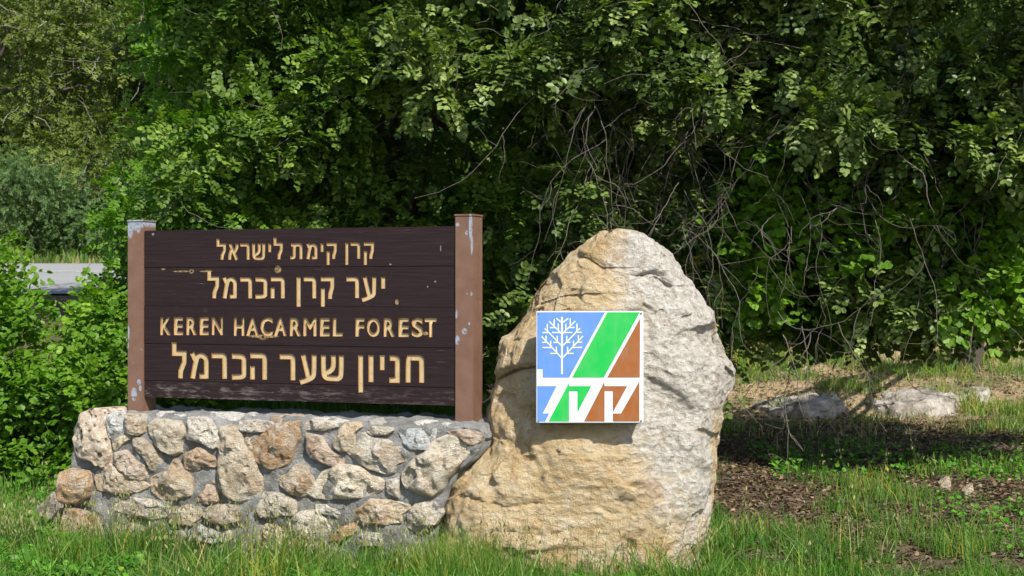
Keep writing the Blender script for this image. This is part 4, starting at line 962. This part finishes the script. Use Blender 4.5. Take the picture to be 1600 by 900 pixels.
# wild oats with drooping spikelets
r = np.random.default_rng(44); ps, rs, sp, sd = [], [], [], []
for k in range(460):
    if k < 300:
        u = r.uniform(-.75, 2.3); v = WOFF+r.uniform(.05, .6); q = BL+U2*u+N2*v; x, y = q.x, q.y
    elif k < 370: x, y = r.uniform(-.5, 1.2), r.uniform(8.8, 9.2)
    else: y = r.uniform(8.6, 13); x = y*r.uniform(-.33, .34)
    if in_wall(np.array([x]), np.array([y]))[0]: continue
    z = tz(x, y); H = r.uniform(.28, .52); pth = wander((x, y, z-.02), (r.normal()*.12, r.normal()*.12, 1), H, 7, r, .12, .02)
    ps.append(pth); rs.append((.0014, .0007))
    for j in range(r.integers(4, 9)):
        t = r.uniform(.6, 1); i = min(6, int(t*7)); sp.append(pth[i]+r.normal(size=3)*np.array([.02, .02, .008])); sd.append((r.normal()*.35, r.normal()*.35, -1))
tubes('oat_stalks', ps, rs, M['drygrass'], None, 3)
o = bpy.data.objects['oat_stalks']; o['kind'] = 'stuff'; tag(o, 'thin pale stalks of wild oats against the wall and boulder', 'wild oats')
a = o.data.attributes.new('rnd', 'FLOAT', 'FACE'); a.data.foreach_set('value', rng.random(len(o.data.polygons)).astype(np.float32)*.5+.1)
sp = np.array(sp); sd = np.array(sd)
o = scatter('oat_spikelets', sp, sd, r.normal(size=(len(sp), 3)), r.uniform(.022, .034, len(sp)), [(NARROW*np.array([1.1, 1, 1]))[None]], M['drygrass'], None, None, 'stuff', r)
tag(o, 'drooping pale spikelets of wild oats against the wall and boulder', 'wild oats')

# low broad-leaved weeds
def weeds(name, label, cxs, n, seed, size=(.03, .055)):
    r = np.random.default_rng(seed); P_ = []
    for (x0, x1, y0, y1, w_) in cxs:
        m = int(n*w_); P_.append(np.stack([r.uniform(x0, x1, m), r.uniform(y0, y1, m)], -1))
    X = np.concatenate(P_); X = X[~in_wall(X[:, 0], X[:, 1])]; nn = nmap(X[:, 0], X[:, 1], 2.5, seed); X = X[nn > -.15]
    n = len(X); z = terrain(X[:, 0], X[:, 1])+r.uniform(.02, .13, n)
    pos = np.stack([X[:, 0], X[:, 1], z], -1); d = r.normal(size=(n, 3))*np.array([1, 1, .25])+np.array([0, 0, .2]); u = np.array([0, -.3, 1])+r.normal(size=(n, 3))*.35
    o = scatter(name, pos, d, u, r.uniform(*size, n), [ROUND[None]*1.0], M['weed'], None, None, 'stuff', r); tag(o, label, 'weeds')
weeds('weeds', 'bright green clover-like weeds at the foot of the wall and boulder', [(-1.2, .3, 8.4, 9.3, .6), (.2, .9, 8.5, 8.95, .25), (-2.9, -2.1, 8.7, 9.6, .15)], 15000, 61)
weeds('weeds', 'bright green leafy weeds in the grass at the left edge', [(-3.6, -2.75, 10.2, 12.0, .8), (-3.2, -2.7, 9.3, 10.2, .2)], 7000, 62, (.03, .06))
weeds('weeds', 'patches of small green weeds in the shaded ground at right', [(2.1, 4.6, 12.7, 14.4, .28), (3.0, 4.1, 9.7, 11.6, .15), (1.4, 5.2, 17.5, 20, .1)], 6000, 63, (.02, .045))

# leaf litter
r = np.random.default_rng(70); n = 42000; y = r.uniform(8.6, 20.5, n); x = y*r.uniform(.08, .36, n)
pk = r.random(n) < np.where(y < 10.5, .35, np.where(y > 17, .35, 1)); x, y = x[pk], y[pk]; y2 = r.uniform(8.4, 12, 5000); x2 = y2*r.uniform(-.34, .34, 5000); x = np.append(x, x2); y = np.append(y, y2)
k = ~in_wall(x, y); x, y = x[k], y[k]; n = len(x)
pos = np.stack([x, y, terrain(x, y)+r.uniform(.002, .02, n)], -1)
o = scatter('leaf_litter', pos, r.normal(size=(n, 3))*np.array([1, 1, .2]), np.array([0, 0, 1])+r.normal(size=(n, 3))*.35, r.uniform(.012, .06, n), [LEAF[None]*np.array([1, 1, 2.2]), LEAF[None]*np.array([.5, 1.2, 3]), LEAF[None]*np.array([1.5, .8, 3])], M['litter'], None, None, 'stuff', r)
tag(o, 'fallen brown leaves and bark scraps covering the shaded ground at right', 'leaf litter')
r = np.random.default_rng(71); ps, rs = [], []
for k in range(260):
    y = r.uniform(9.2, 17); x = y*r.uniform(.12, .35); a = r.uniform(0, 6.28); q = wander((0, 0, 0), (math.cos(a), math.sin(a), 0), r.uniform(.08, .4), 5, r, .25)
    q[:, 0] += x; q[:, 1] += y; q[:, 2] = terrain(q[:, 0], q[:, 1])+.012+r.uniform(0, .02); ps.append(q); rs.append((.004, .002))
o = tubes('fallen_twigs', ps, rs, M['twig'], None, 4, 'stuff'); tag(o, 'small fallen grey twigs scattered over the litter at right', 'twigs')
print('tris', sum(sum(len(p.vertices)-2 for p in o.data.polygons) if len(o.data.polygons) < 5000 else len(o.data.polygons)*(2 if len(o.data.polygons[0].vertices) == 4 else 1) for o in scene.objects if o.type == 'MESH'))
